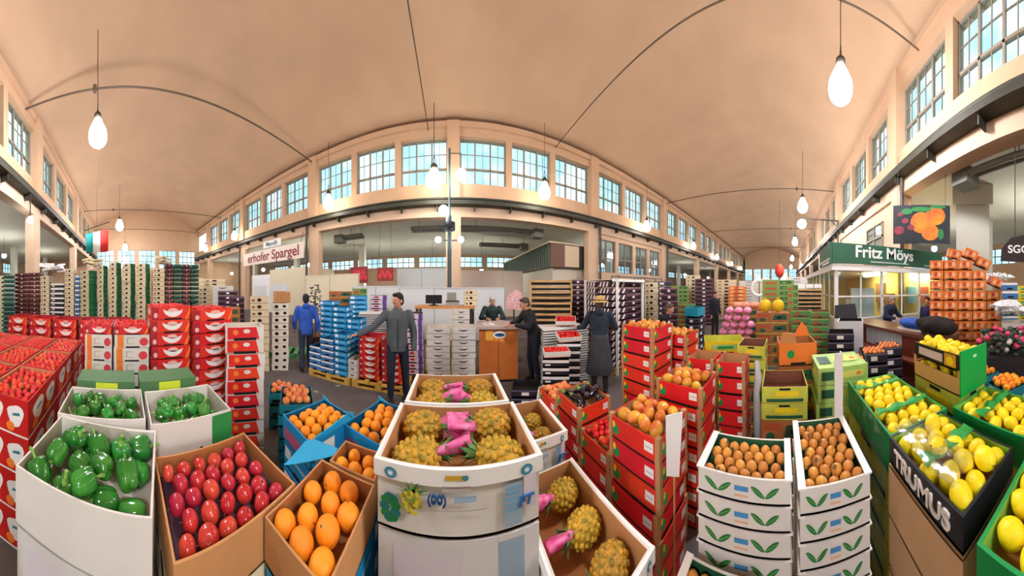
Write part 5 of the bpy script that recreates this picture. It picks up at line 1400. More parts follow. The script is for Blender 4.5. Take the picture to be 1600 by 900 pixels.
for k in range(4):
    x, y = at(1152+k*13, 5.9); T = thing('onion_bag', 'orange-pink net bag on the rear row, %s from left' % ROW[k], 'net bag', (x, y, 1.33), 0, 'orange net bags behind the pink ones')
    m = MB(); m.ell((0, 0, .09), (.13, .16, .09), n=12, k=8); link('net', m.mesh('net', [mat('peach_net_bag', '#e59a7c', .6, .2, 30)]), T)
x, y = at(1172, 5.95); stack('rustgreen', 6, 1.0, .5, .222, x, y, face_cam(1172), 'fruit_carton', 'brown carton', 'base of the rear net bags', cat='carton')
# yellow crates
x, y = at(1130, 3.07)
stack('yellow', 2, .56, .40, .17, x, y, face_cam(1134)+R(8), 'yellow_crate', 'bright yellow crate', 'pair before the net bags', z0=.83)
stack('mango', 5, .54, .38, .166, x, y, face_cam(1134)+R(8), 'fruit_crate', 'dark red crate', 'base of the yellow crates')
for k in range(5):
    pass
x, y = (2.40, .28); T = thing('plastic_wrap', 'bunched white plastic wrap between yellow crates and orange carton', 'plastic', (x, y, 0), 0)
m = MB(); m.loft([((0, 0, 0), .05, .04), ((.01, 0, .4), .03, .05), ((-.01, .01, .7), .05, .035), ((.01, -.01, .85), .03, .05), ((.015, 0, .97), .06, .03), ((.03, .01, 1.03), .03, .04), ((.01, .01, 1.06), .01, .01)], n=11); link('wrap', m.mesh('wrap', [mat('milky_plastic', '#dfe3e2', .35)]), T)
# yellow-green and rust cartons, orange carton
def sst(kind, px, d, n, w, dd, h, desc, where, cat='carton', z0=0, turn=0, name='fruit_carton'):
    x, y_ = at(px, d); return stack(kind, n, w, dd, h, x, y_, -HP+R(turn), name, desc, where, cat=cat, z0=z0)
stack('rustgreen', 3, .42, .40, .232, 2.10, -.02, -HP, 'fruit_carton', 'rust-green carton', 'near rust stack, right part', cat='carton')
stack('yellowgreen', 2, .42, .40, .15, 2.10, -.02, -HP, 'fruit_crate', 'yellow-green crate', 'on near rust stack, right part', cat='crate', z0=.70)
stack('rustgreen', 3, .40, .40, .232, 2.05, .42-.0, -HP, 'fruit_carton', 'rust-green carton', 'near rust stack, left part', cat='carton') if False else None
stack('rustgreen', 3, .33, .40, .24, 2.66, .36, -HP, 'fruit_carton', 'rust-green carton', 'rust stack behind the white strip', cat='carton')
stack('yellowgreen', 3, .33, .40, .16, 2.66, .36, -HP, 'fruit_crate', 'yellow-green crate', 'on the stack behind white strip', cat='crate', z0=.73)
stack('limelid', 3, .50, .42, .165, 2.12, -.58, -HP, 'fruit_carton', 'light green lidded carton', 'stack behind right persimmons', cat='carton', z0=.66)
stack('rustgreen', 3, .50, .42, .22, 2.12, -.58, -HP, 'fruit_carton', 'rust-green carton', 'base behind right persimmons', cat='carton')
stack('rustgreen', 4, .46, .44, .24, 2.72, -.18, -HP, 'fruit_carton', 'rust-green carton', 'base of the open orange carton', cat='carton')
T = thing('orange_carton_open', 'open bright orange cardboard carton with raised flaps', 'carton', (2.72, -.18, .97), -HP+.1)
m = MB(); walls(m, .46, .40, .26, .008, 0, 1); link('carton_body', m.mesh('carton_body', [orangec, card_in]), T)
m = MB(); m.prism([(-.23, 0), (-.02, 0), (-.06, .16), (-.2, .17)], Matrix.Translation((0, -.2, .26)) @ Matrix.Rotation(.5, 4, 'X'), .006); link('raised_flap', m.mesh('raised_flap', [mat('peach_flap', '#eba468', .7)]), T)
m = MB(); m.prism([(.0, 0), (.23, 0), (.2, .1), (.12, .2)], Matrix.Translation((0, .19, .26)), .006); link('raised_flap', m.mesh('raised_flap', [orangec]), T)
m = MB(); m.face((.46, .4, .26), 'F', rect(.3, .0, .7, .12), 0); m.face((.46, .4, .26), 'F', oval(.3, .5, .1, .2), 1); link('printed_side', m.mesh('printed_side', [slot, green]), T)
stk('greenbrown', 1251, 4.65, 9, .40, .42, .158, 'green-brown crate', 'left green stack behind lidded cartons')
stk('greenbrown', 1281, 4.65, 9, .40, .42, .155, 'green-brown crate', 'right green stack behind lidded cartons')
stk('rustgreen', 1207, 5.3, 5, .8, .45, .26, 'brown banana-type carton', 'stack carrying yellow bags', cat='carton')
for k in range(2):
    x, y = at(1196+k*20, 5.2); T = thing('banana_bag', '%s plump yellow bag on the brown cartons' % ['left', 'right'][k], 'bag', (x, y, 1.30), face_cam(1205), 'yellow bags on the brown cartons')
    m = MB(); m.ell((0, 0, .16), (.14, .12, .16), n=14, k=9, fn=lambda t, a: 1+.08*math.cos(4*a)*math.sin(t)); link('bag_body', m.mesh('bag_body', [mat('bright_yellow_bag', '#f2c420', .45, .1, 12)]), T)
    m = MB(); m.tube((0, 0, .3), (0, 0, .37), .02, .05, n=8); link('tied_top', m.mesh('tied_top', [yellow]), T)
stk('olive', 1216, 8.0, 11, 1.15, .8, .20, 'olive green carton', 'tall olive stack far down the hall', cat='carton')
stk('olive', 1239, 6.3, 10, .32, .4, .20, 'olive green carton', 'olive stack beside the lath trays', cat='carton')
stk('lath', 1264, 7.2, 14, .85, .6, .135, 'grey-brown lath crate', 'lath stack beside the glazed office', name='wooden_crate')
for k, c in enumerate((0, 1, 2)):
    x, y = at(1252+k*13, 7.1); m = MB(); walls(m, .24, .3, .14, .01, 0, 1)
    tag(link('white_box', m.mesh('white_box', [white, whitei]), None, (x, y, 1.895), face_cam(1264)), '%s small white box on the lath stack' % ['left', 'middle', 'right'][k], 'box', 'white boxes on the lath stack')
x, y = at(1186, 9.5); T = thing('wreath', 'white ring-shaped wreath far down the right side', 'wreath', (x, y, 0), face_cam(1186))
m = MB()
for k in range(18):
    a = 2*PI*k/18; b_ = 2*PI*(k+1)/18; m.tube((.34*math.cos(a), 0, 1.9+.34*math.sin(a)), (.34*math.cos(b_), 0, 1.9+.34*math.sin(b_)), .07, n=8)
link('ring', m.mesh('ring', [white]), T)
m = MB(); m.tube((0, .05, 0), (0, .05, 2.2), .02, n=6); link('stand', m.mesh('stand', [steel]), T)
x, y = at(1218, 22); T = thing('paper_lantern', 'round red hanging ornament before the far end windows', 'ornament', (x, y, 3.7), 0)
m = MB(); m.ell((0, 0, 0), (.5, .5, .75), n=14, k=9); link('lantern_body', m.mesh('lantern_body', [mat('lantern_red', '#d8402c', .6)]), T)
m = MB(); m.tube((0, 0, .7), (0, 0, 7.6), .015, n=5); link('cord', m.mesh('cord', [steel]), T)
# clutter far along the right: racks and pallets in the distance
for k, (px, d, kd, n, w_, desc) in enumerate([(1060, 10.5, 'olive', 10, 1.0, 'olive carton'), (1083, 12, 'cream', 13, .8, 'pale crate'), (1100, 11, 'plum', 12, .9, 'dark crate'), (1135, 13, 'cream', 12, 1.2, 'pale crate'), (1152, 12, 'orange', 10, 1.0, 'orange crate'), (1170, 15, 'whiteslot', 12, 1.4, 'white crate'), (1195, 17, 'cream', 13, 1.5, 'pale crate'), (1245, 14, 'whiteslot', 13, 1.4, 'white crate'), (1262, 17, 'olive', 12, 1.2, 'green carton')]):
    stk(kd, px, d, n, w_, .8, .2, desc, '%s distant stack on the right' % ROW[k])
for k, (px, d, kd, n, w_, desc) in enumerate([(335, 12, 'cream', 12, 1.2, 'pale crate'), (348, 10, 'whiteslot', 10, 1.0, 'white crate'), (322, 14, 'plum', 12, 1.2, 'dark crate'), (300, 11, 'cream', 12, 1.2, 'pale crate')]):
    stk(kd, px, d, n, w_, .8, .2, desc, '%s distant stack on the left' % ROW[k])
x, y = at(1020, 8.6)
for k in range(2):
    T = thing('steel_rack', '%s grey steel rack under the low windows' % ['left', 'right'][k], 'rack', (10.2+k*2.6, 9.3, 0), 0, 'steel racks under the low windows')
    for sx in (-1, 1):
        for sy in (-.3, .3):
            m = MB(); m.bx(sx*1.1-.03, sy-.03, 0, sx*1.1+.03, sy+.03, 2.7); link('upright', m.mesh('upright', [mat('rack_grey', '#8c8880', .5)]), T)
    for zz in (.6, 1.6, 2.6):
        m = MB(); m.bx(-1.15, -.33, zz, 1.15, .33, zz+.06); link('shelf', m.mesh('shelf', [mat('rack_grey', '#8c8880', .5)]), T)
# dark crates and a white bin left of the counter
stk('darktray', 1314, 3.7, 8, .44, .4, .145, 'dark plum crate', 'dark stack before the glazed office')
x, y = at(1329, 4.3); T = thing('waste_bin', 'white plastic bin with black inside before the counter', 'bin', (x, y, 0), face_cam(1332))
m = MB(); walls(m, .5, .45, 1.25, .02, 0, 1); link('bin_body', m.mesh('bin_body', [mat('bin_white', '#d9dcde', .5), slot]), T)
m = MB(); m.prism([(-.25, 0), (.25, 0), (.2, .35), (-.25, .3)], Matrix.Translation((-.1, .2, 1.25)) @ Matrix.Rotation(-.5, 4, 'X'), .02); link('bin_lid', m.mesh('bin_lid', [black]), T)
for k, (px, d) in enumerate(((1331, 2.75), (1364, 3.15), (1388, 3.45))):
    x, y = at(px, d); wh = '%s low stack of mushrooms' % ROW[k]
    stack('darktray', 6, .38, .34, .165, x, y, -HP-.25, 'mushroom_crate', 'dark tray', wh)
    fill('peach', (x, y, -HP-.25, .33, .29, .965), 5, 4, .034, 'pinkish round fruit', '%s dark tray before the counter' % ROW[k], 'peach', 'peach', 'fruit in dark trays %s' % ROW[k], .8)

# ------------------------------------------------------------------ counter
T = thing('sales_counter', 'red-brown wooden sales counter with pale paper panel', 'counter', (3.70, -2.30, 0), R(-166.9))
m = MB(); m.bx(-1.25, -.25, .0, 1.25, .25, 1.04); link('counter_body', m.mesh('counter_body', [woodr]), T)
m = MB(); m.bx(-1.32, -.34, 1.04, 1.32, .32, 1.10); link('counter_top', m.mesh('counter_top', [mat('brown_top', '#6b4232', .4, .1, 6)]), T)
m = MB(); m.bx(-1.3, -.45, .62, 1.3, -.25, .66); link('shelf', m.mesh('shelf', [woodr]), T)
m = MB(); m.bx(-.75, -.262, .68, .35, -.252, 1.02)
for k in range(14): m.bx(-.73+k*.078, -.268, .69, -.70+k*.078, -.262, 1.01, 1)
link('paper_panel', m.mesh('paper_panel', [mat('paper_pale', '#ccd0d4', .6), mat('paper_shade', '#aab2ba', .6)]), T)
x, y = at(1424, 4.0)
T = thing('cloth_bundle', 'bright blue folded cloth on the counter', 'cloth', (x, y-.05, 1.10), R(-166))
m = MB(); m.ell((0, 0, .12), (.36, .16, .10), n=18, k=9, fn=lambda t, a: 1+.06*math.sin(4*a+2*t)); link('cloth', m.mesh('cloth', [mat('royal_blue_cloth', '#2b57b8', .7, .1, 6)]), T)
m = MB(); m.bx(-.3, -.14, 0, .3, .14, .03); link('paper_base', m.mesh('paper_base', [white]), T)
x, y = at(1462, 3.55)
T = thing('jacket_heap', 'black jackets heaped on the right end of the counter', 'clothing', (x, y, 1.10), R(-160))
m = MB(); m.ell((0, 0, .165), (.36, .18, .15), n=22, k=12, fn=lambda t, a: 1+.12*math.sin(5*a+3*t)*math.sin(t)+.06*math.cos(9*a)); m.ell((.2, 0, .15), (.2, .15, .13), n=16, k=9); link('folded_fabric', m.mesh('folded_fabric', [mat('black_fabric', '#26201d', .9, .3, 12)]), T)

# ------------------------------------------------------------------ glazed sales office
T = thing('glazed_office', 'white-framed glazed sales office with warm lit interior', 'office', (6.0, -1.6, 0), 0)
wf = mat('office_white_frame', '#eceae3', .5); og = film('office_glass', '#e9f2f2', .08)
m = MB(); m.bx(0, -2.38, 2.46, 6.3, .08, 2.56); m.bx(-.12, -4.6, 2.42, .08, .14, 2.60); m.bx(-.1, .06, 2.42, 6.3, .16, 2.60); link('roof', m.mesh('roof', [wf]), T)
m = MB()
for k in range(4): m.bx(-.04, -4.55+k*1.5, 0, .04, -4.47+k*1.5, 2.45)
for k in range(2): m.bx(-.03, -.8-k*1.5+.0, 1.0, .03, -.76-k*1.5, 2.45)
m.bx(-.05, -.05, 0, .06, .06, 2.45)
for k in range(1, 8): m.bx(k*.88-.03, -.03, 0, k*.88+.03, .03, 2.45)
m.bx(-.04, -4.55, 1.62, .04, 0, 1.67); m.bx(0, -.03, 1.62, 6.2, .03, 1.67); m.bx(-.04, -4.55, .95, .04, 0, 1.0); m.bx(0, -.03, .95, 6.2, .03, 1.0)
link('window_frame', m.mesh('window_frame', [wf]), T)
m = MB(); m.bx(-.03, -4.55, 0, .03, 0, .95); m.bx(0, -.03, 0, 6.2, .03, .95); link('lower_panel', m.mesh('lower_panel', [mat('office_panel', '#d2d3cf', .5)]), T)
m = MB(); m.bx(-.006, -4.5, 1.0, .006, -.02, 2.42); link('glass_pane', m.mesh('glass_pane', [og]), T)
m = MB(); m.bx(.05, -.006, 1.0, 6.2, .006, 2.42); link('glass_pane', m.mesh('glass_pane', [og]), T)
m = MB(); m.bx(6.2, -2.38, 0, 6.28, 0, 2.45); m.bx(.3, -2.38, 0, 6.2, -2.32, 2.45); link('inner_wall', m.mesh('inner_wall', [mat('office_warm_wall', '#e9c877', .8, .05, 2)]), T)
m = MB(); m.bx(.12, -1.3, 1.0, .18, -.5, 1.9) ; m.bx(.3, -.9, 1.0, .36, -.4, 1.55); link('notice_paper', m.mesh('notice_paper', [white]), T)
m = MB(); m.bx(1.2, -2.3, 1.3, 1.9, -2.2, 2.1); m.bx(.5, -2.3, .9, .9, -2.1, 1.7); link('wall_cabinet', m.mesh('wall_cabinet', [mat('office_brown', '#7a5a40', .6)]), T)
m = MB(); m.bx(.6, -1.9, 2.36, 2.0, -1.7, 2.42); link('ceiling_tube', m.mesh('ceiling_tube', [glow('warm_tube', '#ffe3ac', 40)]), T)
m = MB(); m.bx(.3, -4.5, 0, .36, -2.5, 2.45); link('rear_panel', m.mesh('rear_panel', [mat('office_warm_wall', '#e9c877', .8, .05, 2)]), T)
m = MB(); m.bx(.1, -4.2, 2.3, .25, -2.8, 2.36); link('ceiling_tube', m.mesh('ceiling_tube', [glow('warm_tube', '#ffe3ac', 40)]), T)
for k, (yy, c) in enumerate(((-2.9, '#6fa7c4'), (-3.5, '#b85a40'), (-4.1, '#c9d1cc'))):
    m = MB(); m.bx(.26, yy-.2, 1.35, .3, yy+.2, 1.95); link('wall_picture', m.mesh('wall_picture', [mat('picture_%s' % ['blue', 'red', 'pale'][k], c, .6, .2, 5)]), T)
# sign board on its roof
gs = mat('sign_green', '#2f6148', .5, .05, 3)
T = thing('shop_sign', 'long dark green sign with white lettering on the glazed office', 'sign', (5.88, -3.55, 2.62), -HP)
m = MB(); m.bx(-2.1, -.03, 0, 2.1, .03, .60); link('board', m.mesh('board', [gs]), T)
lettering('Fritz Möys', .50, white, T, (-.35, -.034, .36), (HP, 0, 0), bold=True)
lettering('Fruchtimport', .14, mat('sign_pale_letter', '#cfd8cf', .5), T, (-.2, -.034, .09), (HP, 0, 0)) if False else None
m = MB(); m.bx(-.9, -.034, .07, .5, -.03, .10); m.bx(1.2, -.034, .07, 1.9, -.03, .10); link('small_line', m.mesh('small_line', [mat('sign_pale_letter', '#cfd8cf', .5)]), T)
T = thing('shop_sign', 'short green side sign at the left corner of the glazed office', 'sign', (6.75, -1.42, 2.62), PI)
m = MB(); m.bx(-.85, -.03, 0, .85, .03, .62); link('board', m.mesh('board', [gs]), T)
m = MB(); m.bx(-.8, -.034, .12, .8, -.03, .17); m.bx(-.3, -.034, .02, .7, -.03, .08); link('small_line', m.mesh('small_line', [white]), T)
# orange fruit poster hung above the sign
x, y = at(1440, 6.2)
T = thing('fruit_poster', 'dark poster with three glowing oranges hung above the green sign', 'poster', (x, y, 3.22), face_cam(1440)); T.scale = (.785, .785, .785)
m = MB(); m.bx(-1.08, -.02, 0, 1.08, .02, 1.45); link('board', m.mesh('board', [mat('poster_dark', '#20262a', .5, .4, 3)]), T)
m = MB()
for k, (cx_, cz_, r_) in enumerate(((.0, .78, .42), (.52, 1.04, .37), (.32, .42, .33))): m.prism(oval(cx_, cz_, r_, r_*.95, 20), Matrix.Translation((0, -.024-.003*k, 0)), .003)
link('printed_fruit', m.mesh('printed_fruit', [mat('poster_orange', '#f39a1f', .5, .0, 2.2, col2='#e2502a')]), T)
m = MB()
for k, (cx_, cz_, a, b_) in enumerate(((.0, 1.28, .4, .1), (.62, 1.38, .3, .07), (.72, .35, .12, .2), (-.55, 1.2, .22, .12))): m.prism(oval(cx_, cz_, a, b_, 12), Matrix.Translation((0, -.034-.002*k, 0)), .002)
link('printed_leaf', m.mesh('printed_leaf', [mat('poster_leaf', '#2c7a3f', .5)]), T)
m = MB()
for k, (cx_, cz_, a) in enumerate(((-.8, 1.1, .12), (-.62, .85, .13), (-.85, .5, .2), (-.4, .6, .14))): m.prism(oval(cx_, cz_, a, a*.8, 10), Matrix.Translation((0, -.03-.002*k, 0)), .002)
link('printed_berry', m.mesh('printed_berry', [mat('poster_plum', '#8c3340', .5, .3, 6)]), T)
m = MB(); m.tube((-.9, 0, 1.4), (-.9, 0, 3.3), .01, n=5); m.tube((.9, 0, 1.4), (.9, 0, 3.2), .01, n=5); link('hanging_cord', m.mesh('hanging_cord', [steel]), T)
x, y = at(1520, 8.2)
m = MB(); m.bx(-.62, -.4, 0, .62, .4, 5.75); m.bx(-.75, -.5, 5.0, .75, .5, 5.75); struct('trim_5', m, [mat('column_grey', '#c9c4b4', .8)], None, (x, y, 0), face_cam(1520))
# ------------------------------------------------------------------ wall of orange crates
OX, OY = at(1508, 4.45); OR = face_cam(1508)
def orow(k, dz=0): return OX+math.cos(OR)*(k-2)*.292, OY+math.sin(OR)*(k-2)*.292
for k, n in enumerate((12, 12, 12, 11, 9)):
    x, y = orow(k)
    stack('orange', n, .28, .4, .207, x, y, OR, 'orange_crate', 'orange crate', '%s column of the orange wall' % ROW[k], group='wall of orange crates', jit=.003)
for k, (q, z, rx, ry) in enumerate(((1.1, 2.52, .12, .22), (2.2, 2.52, .1, .35), (3.1, 2.34, .1, .4), (4.1, 1.93, .1, .45))):
    x, y = orow(q); o = link('orange_crate', crate_mesh('orange', .28, .4, .207*.985), None, (x, y, z), (rx, ry, OR+.2))
    tag(o, 'orange crate tipped on top of the orange wall, %s from left' % ROW[k], 'crate', 'tipped orange crates')
x, y = at(1583, 3.42); stack('whiteslot', 8, .36, .36, .17, x, y, face_cam(1583), 'fruit_carton', 'pale carton', 'stack under the white foam heap', cat='carton')
for k, (px, d, z, c, lb) in enumerate(((1560, 5.0, 2.1, 0, 'crumpled white plastic heaped behind the orange crates'), (1583, 3.42, 1.50, 1, 'white plastic foam heap above the pink flowers'))):
    x, y = at(px, d); m = MB()
    rq = random.Random(k+2); M1 = Matrix.Identity(4)
    for q in range(9):
        c_ = (rq.uniform(-.2, .2), rq.uniform(-.12, .12), rq.uniform(.0, .12)); ph = [rq.uniform(0, 6.3) for _ in range(4)]
        m.ell(c_, (rq.uniform(.1, .18), rq.uniform(.09, .14), rq.uniform(.05, .09)), n=16, k=9, fn=lambda t, a, ph=ph: 1+.22*math.sin(3*a+ph[0]+2*t)+.18*math.sin(7*a+ph[1]-3*t)+.15*math.sin(5*t+ph[2]))
    m.s = [False]*len(m.s)
    tag(link('plastic_heap', m.mesh('plastic_heap', [mat('milky_plastic', '#dfe3e2', .35)]), None, (x, y, z)), lb, 'plastic', None, 'stuff')
stk('bluewhite', 1578, 4.05, 13, .3, .3, .155, 'blue patterned crate', 'blue patterned stack at right')
stk('yellow', 1600, 4.9, 13, .3, .3, .15, 'yellow crate', 'yellow stack at right edge')
x, y = at(1586, 5.0); T = thing('arched_sign', 'dark arched sign with white letters at the right edge', 'sign', (x, y, 2.55), face_cam(1586))
m = MB(); m.prism([(-.35, 0), (.5, -.05), (.5, .55), (.2, .62), (-.1, .55), (-.32, .3)], Matrix.Identity(4), .05); link('board', m.mesh('board', [mat('sign_dark_brown', '#2b1f1e', .5)]), T)
lettering('SGG', .26, white, T, (.08, -.006, .27), (HP, 0, 0), bold=True)
m = MB(); m.tube((0, .03, .5), (0, .03, 2.75), .012, n=5); link('hanging_rod', m.mesh('hanging_rod', [steel]), T)
# flowers: bucket table
x, y = at(1578, 2.95); T = thing('flower_stand', 'dark stand crowded with pink and white potted flowers', 'flower stand', (x, y, 0), face_cam(1578))
m = MB(); m.bx(-.45, -.25, 0, .45, .25, 1.0); link('stand_body', m.mesh('stand_body', [mat('stand_dark', '#2f2b2c', .7)]), T)
m = MB(); rr = random.Random(8)
for k in range(140): m.ell((rr.uniform(-.45, .45), rr.uniform(-.25, .25), rr.uniform(1.0, 1.32)), (.045, .04, .03), n=6, k=4)
o = link('foliage', m.mesh('foliage', [mat('dark_foliage2', '#3a4a40', .7, .4, 12)]), T); o['kind'] = 'stuff'
m = MB()
for k in range(26): m.ell((rr.uniform(-.42, .42), rr.uniform(-.30, .1), rr.uniform(1.08, 1.36)), (.04, .04, .035), n=8, k=6)
o = link('pink_blossom', m.mesh('pink_blossom', [mat('blossom_pink', '#e0476f', .6)]), T); o['kind'] = 'stuff'
m = MB()
for k in range(18): m.ell((rr.uniform(-.42, .42), rr.uniform(-.30, .1), rr.uniform(1.05, 1.34)), (.035, .035, .03), n=8, k=6)
o = link('white_blossom', m.mesh('white_blossom', [mat('blossom_white', '#d9d3cc', .6)]), T); o['kind'] = 'stuff'

# ------------------------------------------------------------------ loose litter on the floor
for k, (px, py) in enumerate(((494, 612), (528, 603), (800, 640), (838, 655))):
    x, y = on(px, py, 0); m = MB(); m.prism(oval(0, 0, .06, .025, 7), Matrix.Rotation(-HP+.1, 4, 'X'), .006)
    tag(link('leaf_scrap', m.mesh('leaf_scrap', [mat('leaf_scrap_green', '#9aa070', .7)]), None, (x, y, .004), k), 'pale leaf scrap on the dark floor, %s from the left' % ROW[k], 'leaf', 'leaf scraps on the floor')
stk('darktray', 822, 3.35, 3, .45, .35, .12, 'dark crate', 'low dark crates before the striped trays')
stk('edgered', 864, 2.84, 4, .4, .3, .12, 'pink-red carton', 'low red cartons behind the aubergines', cat='carton')

window(7.9, 9.6, 3.55, 4.75, YF-.07, 1, cols=2, split=.5, sub=1)
# ================================================================== people
skin = mat('skin', '#c98f70', .55, .06, 8, sss=.05)
def cap_(m, p, q, r0, r1, n=14):
    m.tube(p, q, r0, r1, n=n); m.ell(p, r0, n=n, k=8); m.ell(q, r1, n=n, k=8)
def remesh(m, name, mats, vox, smooth=2):
    me = m.mesh(name+'_src', mats); o = bpy.data.objects.new('tmp', me); COL.objects.link(o)
    r = o.modifiers.new('r', 'REMESH'); r.mode = 'VOXEL'; r.voxel_size = vox; r.use_smooth_shade = True
    if smooth: s = o.modifiers.new('s', 'SMOOTH'); s.iterations = smooth; s.factor = .5
    bpy.context.view_layer.update()
    dg = bpy.context.evaluated_depsgraph_get()
    out = bpy.data.meshes.new_from_object(o.evaluated_get(dg)); out.name = name
    bpy.data.objects.remove(o); bpy.data.meshes.remove(me)
    if not out.materials: out.materials.append(mats[0])
    return out
def bender(lean, turn=0):
    def f(p):
        p = Vector(p); t = max(0, min(1, (p.z-.95)/.3)); t = t*t*(3-2*t)
        M = Matrix.Translation((0, 0, 1.0)) @ Matrix.Rotation(turn*t, 4, 'Z') @ Matrix.Rotation(lean*t, 4, 'X') @ Matrix.Translation((0, 0, -1.0))
        return M @ p
    return f
def person(label, x, y, rz, h=1.78, lean=0, turn=0, J=None, top='#2f3338', trousers='#23262e', shoes='#1b1815', hair='#2a211c',
           coat=None, hat=None, vox=.008, head_turn=0, head_nod=0, z0=0, fingers=True, collar=None, extra=None, skinm=None, legs=True):
    """figure facing local -y; J overrides joints (after bending) for this pose"""
    S = h/1.78; B = bender(lean, turn); sk = skinm or skin
    j = dict(pel=(0, 0, .98), che=B((0, -.005, 1.30)), nk=B((0, .005, 1.50)), hd=B((0, -.02, 1.645)))
    for s, q in ((-1, 'l'), (1, 'r')):
        j['sh'+q] = B((s*.185, 0, 1.435)); j['el'+q] = B((s*.245, .02, 1.14)); j['wr'+q] = B((s*.26, -.05, .90)); j['hn'+q] = None
        j['hp'+q] = (s*.095, 0, .93); j['kn'+q] = (s*.105, -.02, .50); j['an'+q] = (s*.11, .01, .09)
    if J: j.update(J)
    V = {k: Vector(v) for k, v in j.items() if v is not None}
    T = thing('person', label, 'person', (x, y, z0), rz); T.scale = (S, S, S)
    m = MB()
    m.loft([(B((0, 0, z)), a*.9, b*.9) for z, a, b in ((.86, .14, .10), (.98, .155, .105), (1.10, .135, .095), (1.25, .155, .105), (1.38, .17, .105), (1.46, .12, .08), (1.5, .06, .06))], n=18)
    H = V['hd']; HM = Matrix.Translation(H) @ Matrix.Rotation(head_turn, 4, 'Z') @ Matrix.Rotation(lean*.45+head_nod, 4, 'X')
    cap_(m, V['nk']-Vector((0, 0, .03)), HM @ Vector((0, .015, -.06)), .055, .05)
    def E(c, r, **k): m.ell(c, r, M=HM, **k)
    E((0, .012, .03), (.074, .094, .098), n=20, k=14); E((0, -.018, -.04), (.056, .068, .075), n=16, k=10); E((0, -.045, -.088), (.028, .03, .022), n=12, k=8)
    m.tube(HM @ Vector((0, -.084, .02)), HM @ Vector((0, -.108, -.022)), .008, .014, n=8); E((0, -.10, -.024), (.014, .012, .010), n=8, k=6)
    E((0, -.083, .036), (.05, .012, .009), n=12, k=6); E((0, -.082, -.056), (.022, .010, .007), n=10, k=6)
    for s in (-1, 1): E((s*.076, .012, -.005), (.010, .022, .032), n=10, k=7); E((s*.04, -.062, -.02), (.022, .02, .02), n=10, k=7)
    for s, q in ((-1, 'l'), (1, 'r')):
        a, b, c = V['sh'+q], V['el'+q], V['wr'+q]
        cap_(m, a, b, .05, .038); cap_(m, b, c, .038, .027)
        d = (c-b).normalized() if V.get('hn'+q) is None else (V['hn'+q]-c).normalized()
        side = d.cross(Vector((0, 0, 1)));  side = side.normalized() if side.length > .25 else Vector((0, 1, 0))
        if d.z < -.7: side = Vector((0, -1, 0))
        curl = d.cross(side).normalized()*(-s if d.z < -.7 else 1)
        if d.z >= -.7 and curl.z > 0: curl = -curl
        pc = c+d*.05
        for t in (-.028, -.01, .01, .028): cap_(m, c+d*.01+side*t*.6, c+d*.085+side*t, .014, .0125, n=8)
        for fi, (t, L_) in enumerate(((-.03, .062), (-.011, .075), (.010, .078), (.030, .07))):
            p0 = c+d*.088+side*t; p1 = p0+d*L_*.5+curl*.012; p2 = p1+d*L_*.38+curl*.028
            cap_(m, p0, p1, .0098, .0088, n=8); cap_(m, p1, p2, .0088, .0072, n=8)
        p0 = c+d*.03+side*.03; p1 = p0+d*.035+side*.032+curl*.008; p2 = p1+d*.032+side*.006+curl*.012
        cap_(m, p0, p1, .0125, .0105, n=8); cap_(m, p1, p2, .0105, .009, n=8)
        if legs: cap_(m, V['hp'+q], V['kn'+q], .075, .05); cap_(m, V['kn'+q], V['an'+q], .05, .035); m.ell(V['an'+q]+Vector((0, -.05, -.04)), (.035, .09, .03), n=12, k=8)
    link('body', remesh(m, 'body', [sk], vox), T)
    # upper garment
    tm = mat('garment_'+top.lstrip('#'), top, .85, .18, 7, .2, 30)
    g = MB(); zl = .84 if not coat else .80
    rings = [(.84, .165, .125), (.98, .172, .128), (1.12, .160, .122), (1.26, .178, .128), (1.38, .195, .128), (1.45, .155, .105), (1.50, .085, .08)]
    g.loft([(B((0, 0, z)), a, b) for z, a, b in rings], n=22)
    for q in 'lr':
        a, b, c = V['sh'+q], V['el'+q], V['wr'+q]
        cap_(g, a, b, .074, .060); cap_(g, b, c+(b-c)*.02, .060, .046)
    nk = V['nk']; g.loft([(nk+Vector((0, 0, -.05)), .085, .08), (nk+Vector((0, .008, .015)), .075, .072), (nk+Vector((0, .01, .04)), .066, .064)], n=18)
    if extra == 'hood': g.ell(nk+Vector((0, .085, .0)), (.10, .06, .07), n=14, k=8)
    link('jacket', remesh(g, 'jacket', [tm], .013, 3), T)
    tr = mat('garment_'+trousers.lstrip('#'), trousers, .85, .18, 7)
    if legs:
        g = MB(); g.loft([((0, 0, .80), .13, .10), ((0, 0, .90), .165, .115), ((0, 0, 1.0), .155, .11)], n=20)
        for q in 'lr': cap_(g, V['hp'+q]+Vector((0, 0, -.02)), V['kn'+q], .092, .070); cap_(g, V['kn'+q], V['an'+q]+Vector((0, 0, .02)), .070, .056)
        link('trousers', remesh(g, 'trousers', [tr], .013, 3), T)
        for q in 'lr':
            g = MB(); a = V['an'+q]; g.ell(a+Vector((0, -.055, -.045)), (.045, .125, .045), n=14, k=9); cap_(g, a+Vector((0, 0, -.03)), a+Vector((0, 0, .02)), .045, .043)
            g.bx(a.x-.04, a.y-.17, a.z-.09, a.x+.04, a.y+.06, a.z-.06)
            link('shoe', remesh(g, 'shoe', [mat('shoe_leather_'+shoes.lstrip('#'), shoes, .5)], .012, 1), T)
    if coat:
        g = MB(); g.loft([((0, 0, z), a, b) for z, a, b in ((.36, .27, .20), (.37, .275, .205), (.6, .235, .18), (.85, .19, .15), (1.0, .172, .135), (1.08, .165, .13))], n=26)
        link('long_coat', g.mesh('long_coat', [mat('garment_'+coat.lstrip('#'), coat, .9, .2, 6)]), T)
